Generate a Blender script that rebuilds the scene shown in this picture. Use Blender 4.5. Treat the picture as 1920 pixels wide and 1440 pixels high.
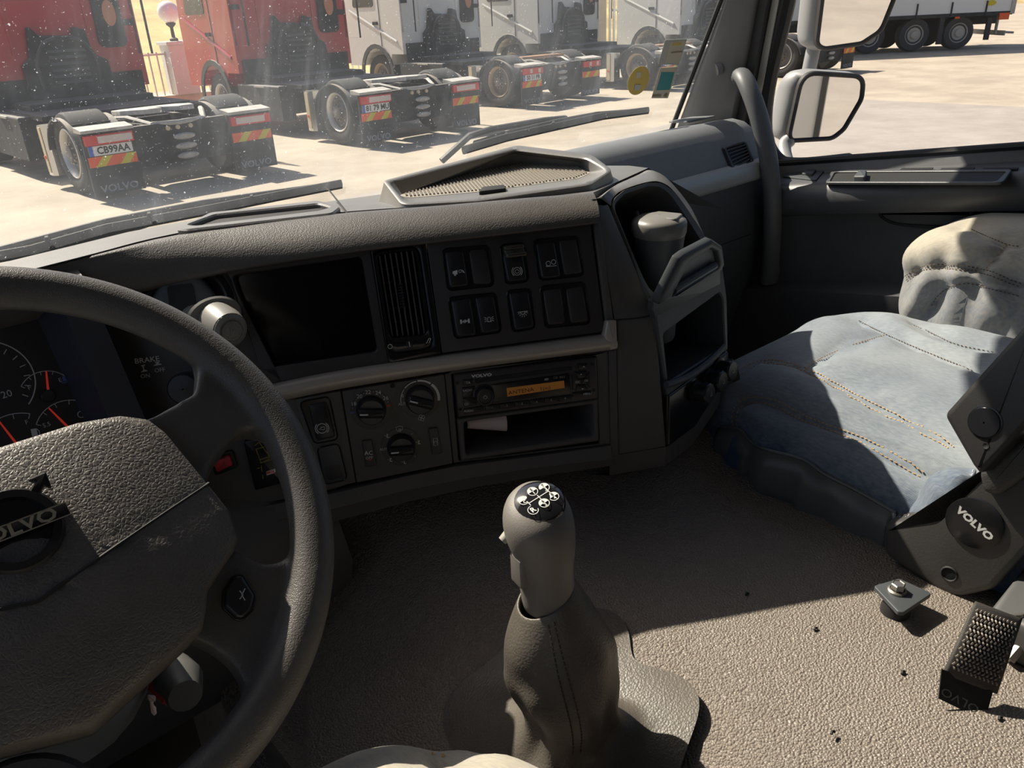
import bpy, bmesh, math, random
from mathutils import Vector, Matrix, noise
from mathutils.bvhtree import BVHTree
random.seed(7)
R = math.radians
for o in list(bpy.data.objects): bpy.data.objects.remove(o)
SC = bpy.context.scene
COL = SC.collection

# ------------------------------------------------------------------ camera, light, exposure
FPX, PITCH, ROLL, PHI = 1500.0, R(25.4), R(2.7), R(41)   # focal length in pixels of a 1920 wide frame
def ray(px, py):
    """direction of the sight line through a pixel, in cab axes (X right, Y forward, Z up), camera at origin"""
    X = (px-960)/FPX; Y = (py-720)/FPX
    u = X*math.cos(ROLL)-Y*math.sin(ROLL); v = X*math.sin(ROLL)+Y*math.cos(ROLL)
    y = math.cos(PITCH)-v*math.sin(PITCH); z = -math.sin(PITCH)-v*math.cos(PITCH)
    return Vector((u*math.cos(PHI)+y*math.sin(PHI), -u*math.sin(PHI)+y*math.cos(PHI), z))
cam_d = bpy.data.cameras.new('camera'); cam = bpy.data.objects.new('camera', cam_d); COL.objects.link(cam)
fw = ray(960, 720); rt = (ray(961, 720)-fw).normalized(); up = (ray(960, 719)-fw).normalized()
cam.matrix_world = Matrix(((rt.x, up.x, -fw.x, 0), (rt.y, up.y, -fw.y, 0), (rt.z, up.z, -fw.z, 0), (0, 0, 0, 1)))
cam_d.sensor_width = 36; cam_d.lens = 36*FPX/1920; cam_d.clip_start = 0.02; cam_d.clip_end = 500
SC.camera = cam
SUN_DIR = Vector((-0.12, 0.70, 0.74)).normalized()
world = bpy.data.worlds.new('World'); SC.world = world; world.use_nodes = True
wn = world.node_tree; wn.nodes.clear()
sky = wn.nodes.new('ShaderNodeTexSky'); sky.sky_type = 'NISHITA'; sky.sun_disc = False
sky.sun_elevation = math.asin(SUN_DIR.z); sky.sun_rotation = math.atan2(SUN_DIR.x, SUN_DIR.y)
sky.air_density = 1.0; sky.dust_density = 3.0; sky.ozone_density = 1.0
wb = wn.nodes.new('ShaderNodeBackground'); wb.inputs[1].default_value = 0.08
wo = wn.nodes.new('ShaderNodeOutputWorld'); wn.links.new(sky.outputs[0], wb.inputs[0]); wn.links.new(wb.outputs[0], wo.inputs[0])
sun_d = bpy.data.lights.new('sun', 'SUN'); sun_d.energy = 6.2; sun_d.angle = R(0.6); sun_d.color = (1.0, 0.89, 0.74)
sun = bpy.data.objects.new('sun', sun_d); COL.objects.link(sun); sun.rotation_euler = SUN_DIR.to_track_quat('Z', 'Y').to_euler(); sun.location = SUN_DIR*30
SC.view_settings.view_transform = 'Standard'; SC.view_settings.look = 'None'; SC.view_settings.gamma = 1; SC.view_settings.use_curve_mapping = False
SC.view_settings.exposure = 0.55

# ------------------------------------------------------------------ materials
MATS = {}
def mat(name, col, rough=.5, metal=0, bump=None, var=0, vscale=30, emit=None, spec=.5, col2=None, coat=0, sheen=0, trans=0):
    """bump=(kind, scale, strength, distance)"""
    if name in MATS: return MATS[name]
    m = bpy.data.materials.new(name); m.use_nodes = True; nt = m.node_tree; b = nt.nodes['Principled BSDF']
    b.inputs['Base Color'].default_value = (*col, 1); b.inputs['Roughness'].default_value = rough; b.inputs['Metallic'].default_value = metal
    b.inputs['Specular IOR Level'].default_value = spec; b.inputs['Coat Weight'].default_value = coat; b.inputs['Coat Roughness'].default_value = .1
    b.inputs['Sheen Weight'].default_value = sheen
    tc = nt.nodes.new('ShaderNodeTexCoord')
    if var or col2:
        nz = nt.nodes.new('ShaderNodeTexNoise'); nz.inputs['Scale'].default_value = vscale; nz.inputs['Detail'].default_value = 6; nz.inputs['Roughness'].default_value = .65
        nt.links.new(tc.outputs['Object'], nz.inputs['Vector'])
        mx = nt.nodes.new('ShaderNodeMix'); mx.data_type = 'RGBA'
        c2 = col2 or tuple(c*(1-var) for c in col); c1 = col if col2 else tuple(min(1, c*(1+var)) for c in col)
        rp = nt.nodes.new('ShaderNodeMapRange'); rp.inputs[1].default_value = .35; rp.inputs[2].default_value = .65
        nt.links.new(nz.outputs[0], rp.inputs[0]); nt.links.new(rp.outputs[0], mx.inputs[0])
        mx.inputs[6].default_value = (*c1, 1); mx.inputs[7].default_value = (*c2, 1)
        nt.links.new(mx.outputs[2], b.inputs['Base Color'])
    if bump:
        kind, sc, st, dist = bump
        bp = nt.nodes.new('ShaderNodeBump'); bp.inputs['Strength'].default_value = st; bp.inputs['Distance'].default_value = dist
        if kind == 'voronoi':
            t = nt.nodes.new('ShaderNodeTexVoronoi'); t.inputs['Scale'].default_value = sc
            wp = nt.nodes.new('ShaderNodeTexNoise'); wp.inputs['Scale'].default_value = sc*.45; wp.inputs['Detail'].default_value = 3
            ad = nt.nodes.new('ShaderNodeVectorMath'); ad.operation = 'MULTIPLY_ADD'; ad.inputs[1].default_value = (1.1/sc,)*3
            nt.links.new(tc.outputs['Object'], wp.inputs['Vector']); nt.links.new(wp.outputs['Color'], ad.inputs[0]); nt.links.new(tc.outputs['Object'], ad.inputs[2])
            nt.links.new(ad.outputs[0], t.inputs['Vector']); out = t.outputs['Distance']
            bp.invert = True
        elif kind == 'crackle':
            t = nt.nodes.new('ShaderNodeTexVoronoi'); t.feature = 'DISTANCE_TO_EDGE'; t.inputs['Scale'].default_value = sc
            wp = nt.nodes.new('ShaderNodeTexNoise'); wp.inputs['Scale'].default_value = sc*.6; wp.inputs['Detail'].default_value = 4
            ad = nt.nodes.new('ShaderNodeVectorMath'); ad.operation = 'MULTIPLY_ADD'; ad.inputs[1].default_value = (1.4/sc,)*3
            nt.links.new(tc.outputs['Object'], wp.inputs['Vector']); nt.links.new(wp.outputs['Color'], ad.inputs[0]); nt.links.new(tc.outputs['Object'], ad.inputs[2])
            nt.links.new(ad.outputs[0], t.inputs['Vector'])
            mr = nt.nodes.new('ShaderNodeMapRange'); mr.inputs[2].default_value = .25; nt.links.new(t.outputs['Distance'], mr.inputs[0]); out = mr.outputs[0]
        elif kind == 'twill':
            t = nt.nodes.new('ShaderNodeTexWave'); t.inputs['Scale'].default_value = sc; t.bands_direction = 'DIAGONAL'; t.inputs['Distortion'].default_value = 1.5; t.inputs['Detail Scale'].default_value = 3
            nt.links.new(tc.outputs['Object'], t.inputs['Vector']); out = t.outputs[1]
        else:
            t = nt.nodes.new('ShaderNodeTexNoise'); t.inputs['Scale'].default_value = sc; t.inputs['Detail'].default_value = 3
            nt.links.new(tc.outputs['Object'], t.inputs['Vector']); out = t.outputs[0]
        nt.links.new(out, bp.inputs['Height']); nt.links.new(bp.outputs[0], b.inputs['Normal'])
    if emit: b.inputs['Emission Color'].default_value = (*emit[0], 1); b.inputs['Emission Strength'].default_value = emit[1]
    MATS[name] = m; return m

M_dashtop = mat('dash_grained_plastic', (.15, .145, .14), .42, spec=.9, bump=('voronoi', 700, .3, .0004), var=.08, vscale=18)
M_roll = mat('padded_vinyl', (.092, .084, .078), .46, bump=('voronoi', 520, .45, .0006), var=.10, vscale=14)
M_panel = mat('smooth_dark_plastic', (.050, .044, .046), .38, bump=('noise', 900, .15, .0003))
M_panel2 = mat('lower_panel_plastic', (.098, .092, .088), .55, bump=('voronoi', 900, .35, .0004))
M_gloss = mat('gloss_black_plastic', (.012, .012, .014), .22)
M_black = mat('matt_black', (.012, .012, .013), .7)
M_button = mat('button_plastic', (.022, .022, .025), .34)
M_blank = mat('blank_button_plastic', (.040, .036, .036), .45)
M_alum = mat('satin_champagne_trim', (.48, .43, .37), .38, metal=.25)
M_white = mat('white_print', (.72, .72, .70), .6)
M_redp = mat('red_print', (.65, .06, .04), .6)
M_bluep = mat('blue_print', (.08, .12, .4), .6)
M_screen = mat('dark_display_glass', (.003, .003, .004), .12)
M_wheel = mat('wheel_leather_grain', (.098, .090, .084), .42, bump=('voronoi', 850, .5, .0005), var=.12, vscale=25)
M_pad = mat('wheel_pad_leather', (.115, .102, .093), .50, bump=('crackle', 320, .5, .0006), var=.15, vscale=20)
M_grey = mat('grey_dash_plastic', (.17, .178, .19), .55, bump=('voronoi', 800, .3, .0004), var=.06, vscale=9)
M_greytrim = mat('pale_grey_trim', (.36, .37, .37), .45, metal=.2)
M_darkgrey = mat('dark_grey_plastic', (.062, .068, .075), .5, bump=('noise', 600, .2, .0004))
M_floor = mat('grained_rubber_mat', (.215, .182, .155), .42, bump=('voronoi', 380, 1.0, .0017), var=.06, vscale=8)
M_knob = mat('gear_knob_vinyl', (.17, .155, .14), .55, bump=('noise', 700, .35, .0005))
M_boot = mat('gear_boot_leather', (.105, .092, .078), .42, bump=('voronoi', 420, .5, .0006), var=.12, vscale=16)
M_thread = mat('orange_thread', (.62, .33, .10), .7)
M_thread2 = mat('dark_thread', (.10, .06, .03), .7)
M_steel = mat('bolt_steel', (.45, .42, .38), .35, metal=.9)
M_seal = mat('rubber_seal', (.018, .018, .02), .6)
M_door = mat('door_plastic', (.082, .084, .090), .45, bump=('noise', 500, .3, .0005), var=.1, vscale=10)
M_cabwhite = mat('white_cab_paint', (.62, .61, .58), .35)
M_skirt = mat('grey_vinyl_skirt', (.10, .11, .105), .42, bump=('noise', 300, .3, .0005))
M_pillar = mat('pillar_trim_plastic', (.22, .215, .21), .6, bump=('noise', 420, .4, .0006))

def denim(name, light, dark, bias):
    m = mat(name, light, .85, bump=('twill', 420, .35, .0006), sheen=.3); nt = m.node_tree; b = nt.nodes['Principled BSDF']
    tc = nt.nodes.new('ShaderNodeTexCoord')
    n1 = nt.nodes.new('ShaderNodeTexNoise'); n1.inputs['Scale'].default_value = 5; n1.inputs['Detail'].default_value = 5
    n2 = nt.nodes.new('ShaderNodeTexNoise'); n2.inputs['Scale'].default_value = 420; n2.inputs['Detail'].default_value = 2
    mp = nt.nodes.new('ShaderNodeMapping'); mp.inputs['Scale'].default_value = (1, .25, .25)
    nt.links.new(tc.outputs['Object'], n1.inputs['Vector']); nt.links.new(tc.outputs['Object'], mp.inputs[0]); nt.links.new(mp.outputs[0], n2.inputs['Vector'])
    at = nt.nodes.new('ShaderNodeAttribute'); at.attribute_name = 'wear'      # lighter on up-facing fabric, darker at the sides
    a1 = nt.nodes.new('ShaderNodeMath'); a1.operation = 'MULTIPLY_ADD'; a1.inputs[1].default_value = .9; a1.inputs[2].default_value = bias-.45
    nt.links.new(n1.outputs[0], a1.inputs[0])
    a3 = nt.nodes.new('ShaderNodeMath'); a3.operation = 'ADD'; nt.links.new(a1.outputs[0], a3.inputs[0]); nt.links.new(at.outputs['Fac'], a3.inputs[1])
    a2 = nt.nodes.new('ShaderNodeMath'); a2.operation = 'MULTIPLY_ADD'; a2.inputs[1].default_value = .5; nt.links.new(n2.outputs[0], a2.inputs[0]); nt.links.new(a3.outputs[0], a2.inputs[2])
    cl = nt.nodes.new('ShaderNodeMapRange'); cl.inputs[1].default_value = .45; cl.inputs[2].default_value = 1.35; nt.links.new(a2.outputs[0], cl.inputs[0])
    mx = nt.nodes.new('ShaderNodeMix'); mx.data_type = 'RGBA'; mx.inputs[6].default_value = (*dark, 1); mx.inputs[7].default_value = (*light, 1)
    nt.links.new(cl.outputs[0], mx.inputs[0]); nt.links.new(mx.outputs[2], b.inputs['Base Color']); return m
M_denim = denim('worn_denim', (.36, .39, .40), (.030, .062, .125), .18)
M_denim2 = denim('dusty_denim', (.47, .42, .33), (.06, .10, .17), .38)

def glass_mat(name, tint, dust, dscale):
    """clear pane with dust and wiper haze on it"""
    m = bpy.data.materials.new(name); m.use_nodes = True; nt = m.node_tree; nt.nodes.clear(); L = nt.links.new
    out = nt.nodes.new('ShaderNodeOutputMaterial'); tr = nt.nodes.new('ShaderNodeBsdfTransparent'); tr.inputs[0].default_value = (*tint, 1)
    gl = nt.nodes.new('ShaderNodeBsdfGlossy'); gl.inputs[0].default_value = (.9, .95, 1, 1); gl.inputs[1].default_value = .03
    fr = nt.nodes.new('ShaderNodeFresnel'); fr.inputs[0].default_value = 1.3
    fs = nt.nodes.new('ShaderNodeMath'); fs.operation = 'MULTIPLY'; fs.inputs[1].default_value = .6; L(fr.outputs[0], fs.inputs[0])
    m1 = nt.nodes.new('ShaderNodeMixShader'); L(fs.outputs[0], m1.inputs[0]); L(tr.outputs[0], m1.inputs[1]); L(gl.outputs[0], m1.inputs[2])
    tl = nt.nodes.new('ShaderNodeBsdfTranslucent'); tl.inputs[0].default_value = (.58, .64, .72, 1)
    df = nt.nodes.new('ShaderNodeBsdfDiffuse'); df.inputs[0].default_value = (.6, .6, .6, 1)
    ms = nt.nodes.new('ShaderNodeMixShader'); ms.inputs[0].default_value = .35; L(tl.outputs[0], ms.inputs[1]); L(df.outputs[0], ms.inputs[2])
    tc = nt.nodes.new('ShaderNodeTexCoord')
    def nz(scale, det, lo, hi, mapping=None):
        n = nt.nodes.new('ShaderNodeTexNoise'); n.inputs['Scale'].default_value = scale; n.inputs['Detail'].default_value = det; n.inputs['Roughness'].default_value = .6
        if mapping:
            mp = nt.nodes.new('ShaderNodeMapping'); mp.inputs['Scale'].default_value = mapping; L(tc.outputs['Object'], mp.inputs[0]); L(mp.outputs[0], n.inputs['Vector'])
        else: L(tc.outputs['Object'], n.inputs['Vector'])
        r = nt.nodes.new('ShaderNodeMapRange'); r.inputs[1].default_value = lo; r.inputs[2].default_value = hi; L(n.outputs[0], r.inputs[0]); return r.outputs[0]
    def comb(op, a, b):
        k = nt.nodes.new('ShaderNodeMath'); k.operation = op
        for i, s in enumerate((a, b)):
            if isinstance(s, (int, float)): k.inputs[i].default_value = s
            else: L(s, k.inputs[i])
        return k.outputs[0]
    cloud = nz(3.2*dscale, 4, .38, .72)
    streak = nz(26, 3, .52, .75, (1.6, .12, .12))
    specks = nz(420, 1, .70, .76)
    drops = nz(150, 1.5, .735, .765)
    d = comb('MULTIPLY', cloud, .34); d = comb('ADD', d, comb('MULTIPLY', comb('MULTIPLY', streak, cloud), .55)); d = comb('ADD', d, .17)
    d = comb('MULTIPLY', d, dust); d = comb('ADD', d, comb('MULTIPLY', specks, dust*1.6)); d = comb('ADD', d, comb('MULTIPLY', drops, dust*2.2)); d = comb('MINIMUM', d, .8)
    m2 = nt.nodes.new('ShaderNodeMixShader'); L(d, m2.inputs[0]); L(m1.outputs[0], m2.inputs[1]); L(ms.outputs[0], m2.inputs[2]); L(m2.outputs[0], out.inputs[0])
    MATS[name] = m; return m
M_windscreen = glass_mat('dusty_windscreen_glass', (.93, .96, .96), .21, 1.0)
M_sideglass = glass_mat('side_window_glass', (.96, .97, .97), .012, .6)

# ------------------------------------------------------------------ mesh helpers
class Frame:
    def __init__(s, o, u, v): s.o = Vector(o); s.u = Vector(u).normalized(); s.n = s.u.cross(Vector(v)).normalized(); s.v = s.n.cross(s.u)
    def P(s, a, b, c=0): return s.o+s.u*a+s.v*b+s.n*c
    def uv(s, px, py, off=0):
        o = s.o+s.n*off; d = ray(px, py); t = o.dot(s.n)/d.dot(s.n); q = d*t-o; return (q.dot(s.u), q.dot(s.v))
    def hit(s, px, py, off=0): a, b = s.uv(px, py, off); return s.P(a, b, off)
    def uvs(s, pts, off=0): return [s.uv(*p, off) for p in pts]
    def shifted(s, c): return Frame(s.P(0, 0, c), s.u, s.v)
def panel_frame(c, yaw, tilt):
    yaw, tilt = R(yaw), R(tilt); ex = Vector((math.cos(yaw), math.sin(yaw), 0)); n0 = Vector((math.sin(yaw), -math.cos(yaw), 0))
    return Frame(c, ex, Vector((0, 0, 1))*math.cos(tilt)-n0*math.sin(tilt))
def roundpoly(pts, r, seg=4):
    n = len(pts); out = []
    for i in range(n):
        p = Vector(pts[i]).to_2d(); a = Vector(pts[i-1]).to_2d()-p; b = Vector(pts[(i+1) % n]).to_2d()-p
        la, lb = a.length, b.length; a.normalize(); b.normalize()
        rr = r[i] if isinstance(r, (list, tuple)) else r
        cosang = max(-.9999, min(.9999, a.dot(b))); half = math.acos(cosang)/2
        t = min(rr/max(math.tan(half), 1e-4), la*.49, lb*.49)
        s, e = p+a*t, p+b*t
        for k in range(seg+1):
            w = k/seg; out.append(tuple(s*(1-w)**2+p*(2*w*(1-w))+e*w*w))
    return out
def inset(poly, d):
    n = len(poly); A = sum(poly[i-1][0]*poly[i][1]-poly[i][0]*poly[i-1][1] for i in range(n)); sgn = 1 if A > 0 else -1; out = []
    for i in range(n):
        p0 = Vector(poly[i-1]); p = Vector(poly[i]); p1 = Vector(poly[(i+1) % n])
        e0 = (p-p0); e1 = (p1-p)
        if e0.length < 1e-9: e0 = e1
        if e1.length < 1e-9: e1 = e0
        if e0.length < 1e-9: out.append(tuple(p)); continue
        e0.normalize(); e1.normalize()
        n0 = Vector((-e0.y, e0.x))*sgn; n1 = Vector((-e1.y, e1.x))*sgn; m = n0+n1
        m = m/max(m.length, 1e-6); k = 1/max(.5, m.dot(n0)); out.append(tuple(p+m*d*k))
    return out
class MB:
    def __init__(s): s.bm = bmesh.new(); s.mi = 0; s.mats = []
    def use(s, m):
        if m not in s.mats: s.mats.append(m)
        s.mi = s.mats.index(m); return s
    def face(s, vs):
        try: f = s.bm.faces.new(vs); f.material_index = s.mi; return f
        except ValueError: return None
    def vs(s, pts): return [s.bm.verts.new(p) for p in pts]
    def loft(s, rings, closed=True, cap0=False, cap1=False):
        rr = [s.vs(r) for r in rings]; n = len(rr[0])
        for a, b in zip(rr, rr[1:]):
            for i in range(n if closed else n-1):
                j = (i+1) % n; s.face([a[i], a[j], b[j], b[i]])
        if cap0: s.face(rr[0][::-1])
        if cap1: s.face(rr[-1])
        return s
    def prism(s, F, poly, c0, c1, bev=.0, dish=None):
        rings = [[F.P(a, b, c0) for a, b in poly]]
        if bev > 0:
            for k in range(4):
                t = k/3*math.pi/2; q = inset(poly, bev*(1-math.cos(t))); rings.append([F.P(a, b, c1-bev+bev*math.sin(t)) for a, b in q])
        else: rings.append([F.P(a, b, c1) for a, b in poly])
        s.loft(rings, True, True, True); return s
    def ring(s, F, outer, inner, c0, c1, depth=None, bottom=True, bev=.0):
        """plate with a hole; depth = how far the well behind the hole goes"""
        depth = c0 if depth is None else depth
        rings = [[F.P(a, b, c0) for a, b in outer]]
        if bev: rings += [[F.P(a, b, c1-bev) for a, b in outer], [F.P(a, b, c1) for a, b in inset(outer, bev)], [F.P(a, b, c1) for a, b in inset(inner, -bev)], [F.P(a, b, c1-bev) for a, b in inner]]
        else: rings += [[F.P(a, b, c1) for a, b in outer], [F.P(a, b, c1) for a, b in inner]]
        rings += [[F.P(a, b, depth) for a, b in inner]]
        s.loft(rings, True, False, bottom); return s
    def box(s, F, a0, a1, b0, b1, c0, c1, bev=0):
        return s.prism(F, [(a0, b0), (a1, b0), (a1, b1), (a0, b1)], c0, c1, bev)
    def tube(s, pts, r, seg=10, cap=True, flat=1.0):
        pts = [Vector(p) for p in pts]; n = len(pts); rings = []; up = None
        for i, p in enumerate(pts):
            t = (pts[min(i+1, n-1)]-pts[max(i-1, 0)]).normalized()
            if up is None: up = Vector((0, 0, 1)) if abs(t.z) < .9 else Vector((1, 0, 0))
            x = t.cross(up).normalized(); y = x.cross(t).normalized(); up = y
            ri = r[i] if isinstance(r, (list, tuple)) else r
            rings.append([p+(x*math.cos(2*math.pi*k/seg)+y*math.sin(2*math.pi*k/seg)*flat)*ri for k in range(seg)])
        return s.loft(rings, True, cap, cap)
    def lathe(s, F, prof, seg=24, cap0=True, cap1=True, sx=1, sy=1):
        """prof = [(radius, height along F.n)]"""
        rings = [[F.P(r*sx*math.cos(2*math.pi*k/seg), r*sy*math.sin(2*math.pi*k/seg), h) for k in range(seg)] for r, h in prof]
        return s.loft(rings, True, cap0, cap1)
    def ribbon(s, F, pts, w, c, closed=False, px=True):
        P = [Vector(F.uv(*p)) if px else Vector(p) for p in pts]; n = len(P)
        L, Rr = [], []
        for i in range(n):
            a = P[i-1] if (i > 0 or closed) else P[i]; b = P[(i+1) % n] if (i < n-1 or closed) else P[i]
            t = (b-a).normalized(); m = Vector((-t.y, t.x))*w/2; L.append(F.P(*(P[i]+m), c)); Rr.append(F.P(*(P[i]-m), c))
        l = s.vs(L); r = s.vs(Rr)
        for i in range(n if closed else n-1):
            j = (i+1) % n; s.face([r[i], r[j], l[j], l[i]])
        return s
    def circle(s, F, ctr, rad, w, c, a0=0, a1=360, seg=28, px=True):
        o = Vector(F.uv(*ctr)) if px else Vector(ctr); full = abs(a1-a0) >= 360
        n = seg if full else seg+1
        pts = [(o.x+rad*math.cos(R(a0+(a1-a0)*k/seg)), o.y+rad*math.sin(R(a0+(a1-a0)*k/seg))) for k in range(n)]
        return s.ribbon(F, pts, w, c, full, False)
    def disc(s, F, ctr, rad, c, seg=20, px=True):
        o = F.uv(*ctr) if px else ctr
        s.face(s.vs([F.P(o[0]+rad*math.cos(2*math.pi*k/seg), o[1]+rad*math.sin(2*math.pi*k/seg), c) for k in range(seg)])); return s
    def flat(s, F, pts, c, px=True):
        s.face(s.vs([F.P(*(F.uv(*p) if px else p), c) for p in pts])); return s
    def text(s, F, body, ctr, size, c, rot=0, sx=1.0, px=True, bold=0.0):
        cu = bpy.data.curves.new('t', 'FONT'); cu.body = body; cu.size = size; cu.align_x = 'CENTER'; cu.align_y = 'CENTER'; cu.resolution_u = 2; cu.offset = bold
        ob = bpy.data.objects.new('t', cu); COL.objects.link(ob); dg = bpy.context.evaluated_depsgraph_get(); me = ob.evaluated_get(dg).to_mesh()
        o = F.uv(*ctr) if px else ctr; cr, sr = math.cos(R(rot)), math.sin(R(rot)); vv = []
        for v in me.vertices:
            x, y = v.co.x*sx, v.co.y; vv.append(s.bm.verts.new(F.P(o[0]+x*cr-y*sr, o[1]+x*sr+y*cr, c)))
        for p in me.polygons: s.face([vv[i] for i in p.vertices])
        ob.evaluated_get(dg).to_mesh_clear(); bpy.data.objects.remove(ob); bpy.data.curves.remove(cu); return s
    def build(s, name, m=None, parent=None, smooth=True, angle=35, **props):
        if m is not None and not s.mats: s.mats = [m]
        bmesh.ops.recalc_face_normals(s.bm, faces=s.bm.faces) if props.pop('recalc', True) else None
        me = bpy.data.meshes.new(name); s.bm.to_mesh(me); s.bm.free()
        for q in s.mats: me.materials.append(q)
        if smooth:
            for p in me.polygons: p.use_smooth = True
            try: me.set_sharp_from_angle(angle=R(angle))
            except Exception: pass
        return link(name, me, parent, **props)
def link(name, me, parent=None, **props):
    o = bpy.data.objects.new(name, me); COL.objects.link(o)
    if parent is not None: adopt(o, parent)
    for k, v in props.items(): o[k] = v
    return o
def adopt(o, parent):
    o.parent = parent; inv = Matrix.Translation(-BASE.get(parent.name, Vector((0, 0, 0)))); o.matrix_parent_inverse = inv
BASE = {}
def thing(name, label, cat, loc=(0, 0, 0), group=None, kind=None):
    o = bpy.data.objects.new(name, None); COL.objects.link(o); o.empty_display_size = .05; o.location = loc; BASE[o.name] = Vector(loc)
    o['label'] = label; o['category'] = cat
    if group: o['group'] = group
    if kind: o['kind'] = kind
    return o
def tag(o, label, cat, group=None, kind=None):
    o['label'] = label; o['category'] = cat
    if group: o['group'] = group
    if kind: o['kind'] = kind
    return o
def px_circle(F, px, py, off=0): return F.uv(px, py, off)
def smooth_path(pts, n=8, closed=False):
    """Catmull-Rom through points"""
    P = [Vector(p) for p in pts]; m = len(P); out = []
    rng = range(m) if closed else range(m-1)
    for i in rng:
        p0 = P[i-1] if (closed or i > 0) else P[0]; p1 = P[i]; p2 = P[(i+1) % m]; p3 = P[(i+2) % m] if (closed or i+2 < m) else P[-1]
        for k in range(n):
            t = k/n; out.append(.5*((2*p1)+(p2-p0)*t+(2*p0-5*p1+4*p2-p3)*t*t+(3*p1-p0-3*p2+p3)*t*t*t))
    if not closed: out.append(P[-1])
    return out
WORLD = Frame((0, 0, 0), (1, 0, 0), (0, 1, 0))

# ================================================================== THE SETTING: ground, cab shell
GZ = -1.98
M_concrete = mat('dusty_concrete', (.37, .318, .255), .85, var=.16, vscale=.9, bump=('noise', 6, .2, .01))
M_asphalt = mat('worn_asphalt', (.315, .285, .26), .85, var=.12, vscale=1.3, bump=('noise', 30, .3, .01))
def flat_poly(name, pts, z, m, **kw):
    b = MB(); b.face(b.vs([(x, y, z) for x, y in pts])); return b.build(name, m, None, False, **kw)
flat_poly('ground', [(-60, -60), (150, -60), (150, 150), (-60, 150)], GZ-.02, M_concrete, kind='structure')
flat_poly('asphalt_lane', [(-60, -60), (15.9, -60), (16.2, 5), (16.0, 9.1), (17.4, 10.6), (14, 9.2), (8, 8.4), (-60, 7.5)], GZ, M_asphalt, kind='structure')

# windscreen plane: base line at y=1.27 z=-.295, leaning back
LEAN = .43
def ws(x, z, off=0): return Vector((x, 1.27-LEAN*(z+.295)+off*.92, z+off*.39))
WS = Frame(ws(.635, -.295), (1, 0, 0), Vector((0, -LEAN, 1)))
X0, X1, ZT = -.47, 1.735, .52
b = MB(); b.loft([[ws(X0-.05, -.34, .0), ws(X1, -.34, .0)], [ws(X0-.05, ZT), ws(X1-.08, ZT)]], False)
b.build('window_1', M_windscreen, None, False, kind='structure', label='dusty windscreen with dried streaks')
# cab floor mat over the engine tunnel, sweeping up under the dashboard
PL = panel_frame((.628, .693, -.448), -30, 8.5)     # lower dash face (radio)
FLOORZ = -.65
def fdrop(x):
    u = max(0, min(1, (.56-x)/.34)); return .12*u*u*(3-2*u)
exh = Vector((PL.u.x, PL.u.y, 0)).normalized(); nh = Vector((exh.y, -exh.x, 0))  # towards the driver
b = MB(); prof = [(1.1, -.65), (.6, -.65), (.3, -.65), (.10, -.65), (.05, -.648), (.01, -.642), (-.03, -.628), (-.07, -.605), (-.09, -.58), (-.10, -.50)]
fo = Vector((.628, .693, 0))-nh*.02
rings = []
for t, z in prof:
    row = [fo+exh*a+nh*t+Vector((0, 0, z)) for a in [-.52+.04*i for i in range(40)]]
    rings.append([Vector((max(.20, min(p.x, 1.0)), p.y, p.z if .20 < p.x < .99 else p.z-abs(p.x-max(.20, min(p.x, .99)))*2.0)) for p in row])
rings = [[Vector((p.x, p.y, p.z-fdrop(p.x))) for p in r_] for r_ in rings]
b.loft(rings, False); fl = b.build('floor', M_floor, None, True, 60, kind='structure')
fl['label'] = 'grained dark rubber mat over the engine tunnel'
# driver's footwell and passenger's footwell below the tunnel
b = MB(); b.box(WORLD, -.60, .30, -.35, 1.15, -1.30, -1.27); b.build('floor', mat('footwell_mat', (.03, .028, .027), .8), None, False, kind='structure')
b = MB(); b.box(WORLD, 1.02, 1.80, -.6, 1.2, -1.20, -1.17); b.build('floor', MATS['footwell_mat'], None, False, kind='structure')
b = MB(); b.box(WORLD, .22, .98, -.9, 1.1, -1.2, -.79); b.build('floor', M_floor, None, False, kind='structure')
b = MB(); b.box(WORLD, -.6, 1.8, 1.17, 1.20, -1.28, -.36)
b.build('wall_front', mat('dark_firewall', (.02, .02, .02), .9), None, False, kind='structure')
# cab roof, windscreen header, driver side
SHADE_L, SHADE_R = .32, .34  # lower edges of unseen sun visors added to block sun entering the cab
M_lining = mat('roof_lining', (.10, .098, .095), .9)
b = MB(); b.box(WORLD, -.56, 1.84, -.95, .98, .60, .64); b.build('ceiling', M_lining, None, False, kind='structure')
b = MB(); b.loft([[(x, y, z) for y, z in ((.98, .60), (.93, .47), (.90, .47), (.76, .56), (.76, .62), (.95, .66))] for x in (-.56, 1.84)], True, True, True)
b.build('trim_1', M_lining, None, False, kind='structure')
for i_, (xa_, xb_, zb_) in enumerate(((-.46, .58, SHADE_L), (.62, 1.60, SHADE_R))):
    vt = thing('sun_visor', ['grey sun visor above the driver side of the windscreen', 'grey sun visor above the passenger side of the windscreen'][i_], 'sun visor', (xa_, .93, .5), 'sun visors')
    b = MB(); yt_, yb_ = .93, .925; Fv_ = Frame(((xa_+xb_)/2, .93, .5), (1, 0, 0), (0, .03, 1))
    b.prism(Fv_, roundpoly([(xa_-(xa_+xb_)/2, zb_-.5), (xb_-(xa_+xb_)/2, zb_-.5), (xb_-(xa_+xb_)/2, .04), (xa_-(xa_+xb_)/2, .04)], .03), -.008, .008, .004); b.build('visor_panel', M_lining, vt)
b = MB(); b.box(WORLD, -.56, 1.84, -.99, -.95, -.9, .64); b.build('wall_back', M_lining, None, False, kind='structure')
b = MB(); b.box(WORLD, -.60, -.56, -.95, 1.2, -1.28, -.30); b.build('wall_left', M_door, None, False, kind='structure')
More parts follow.
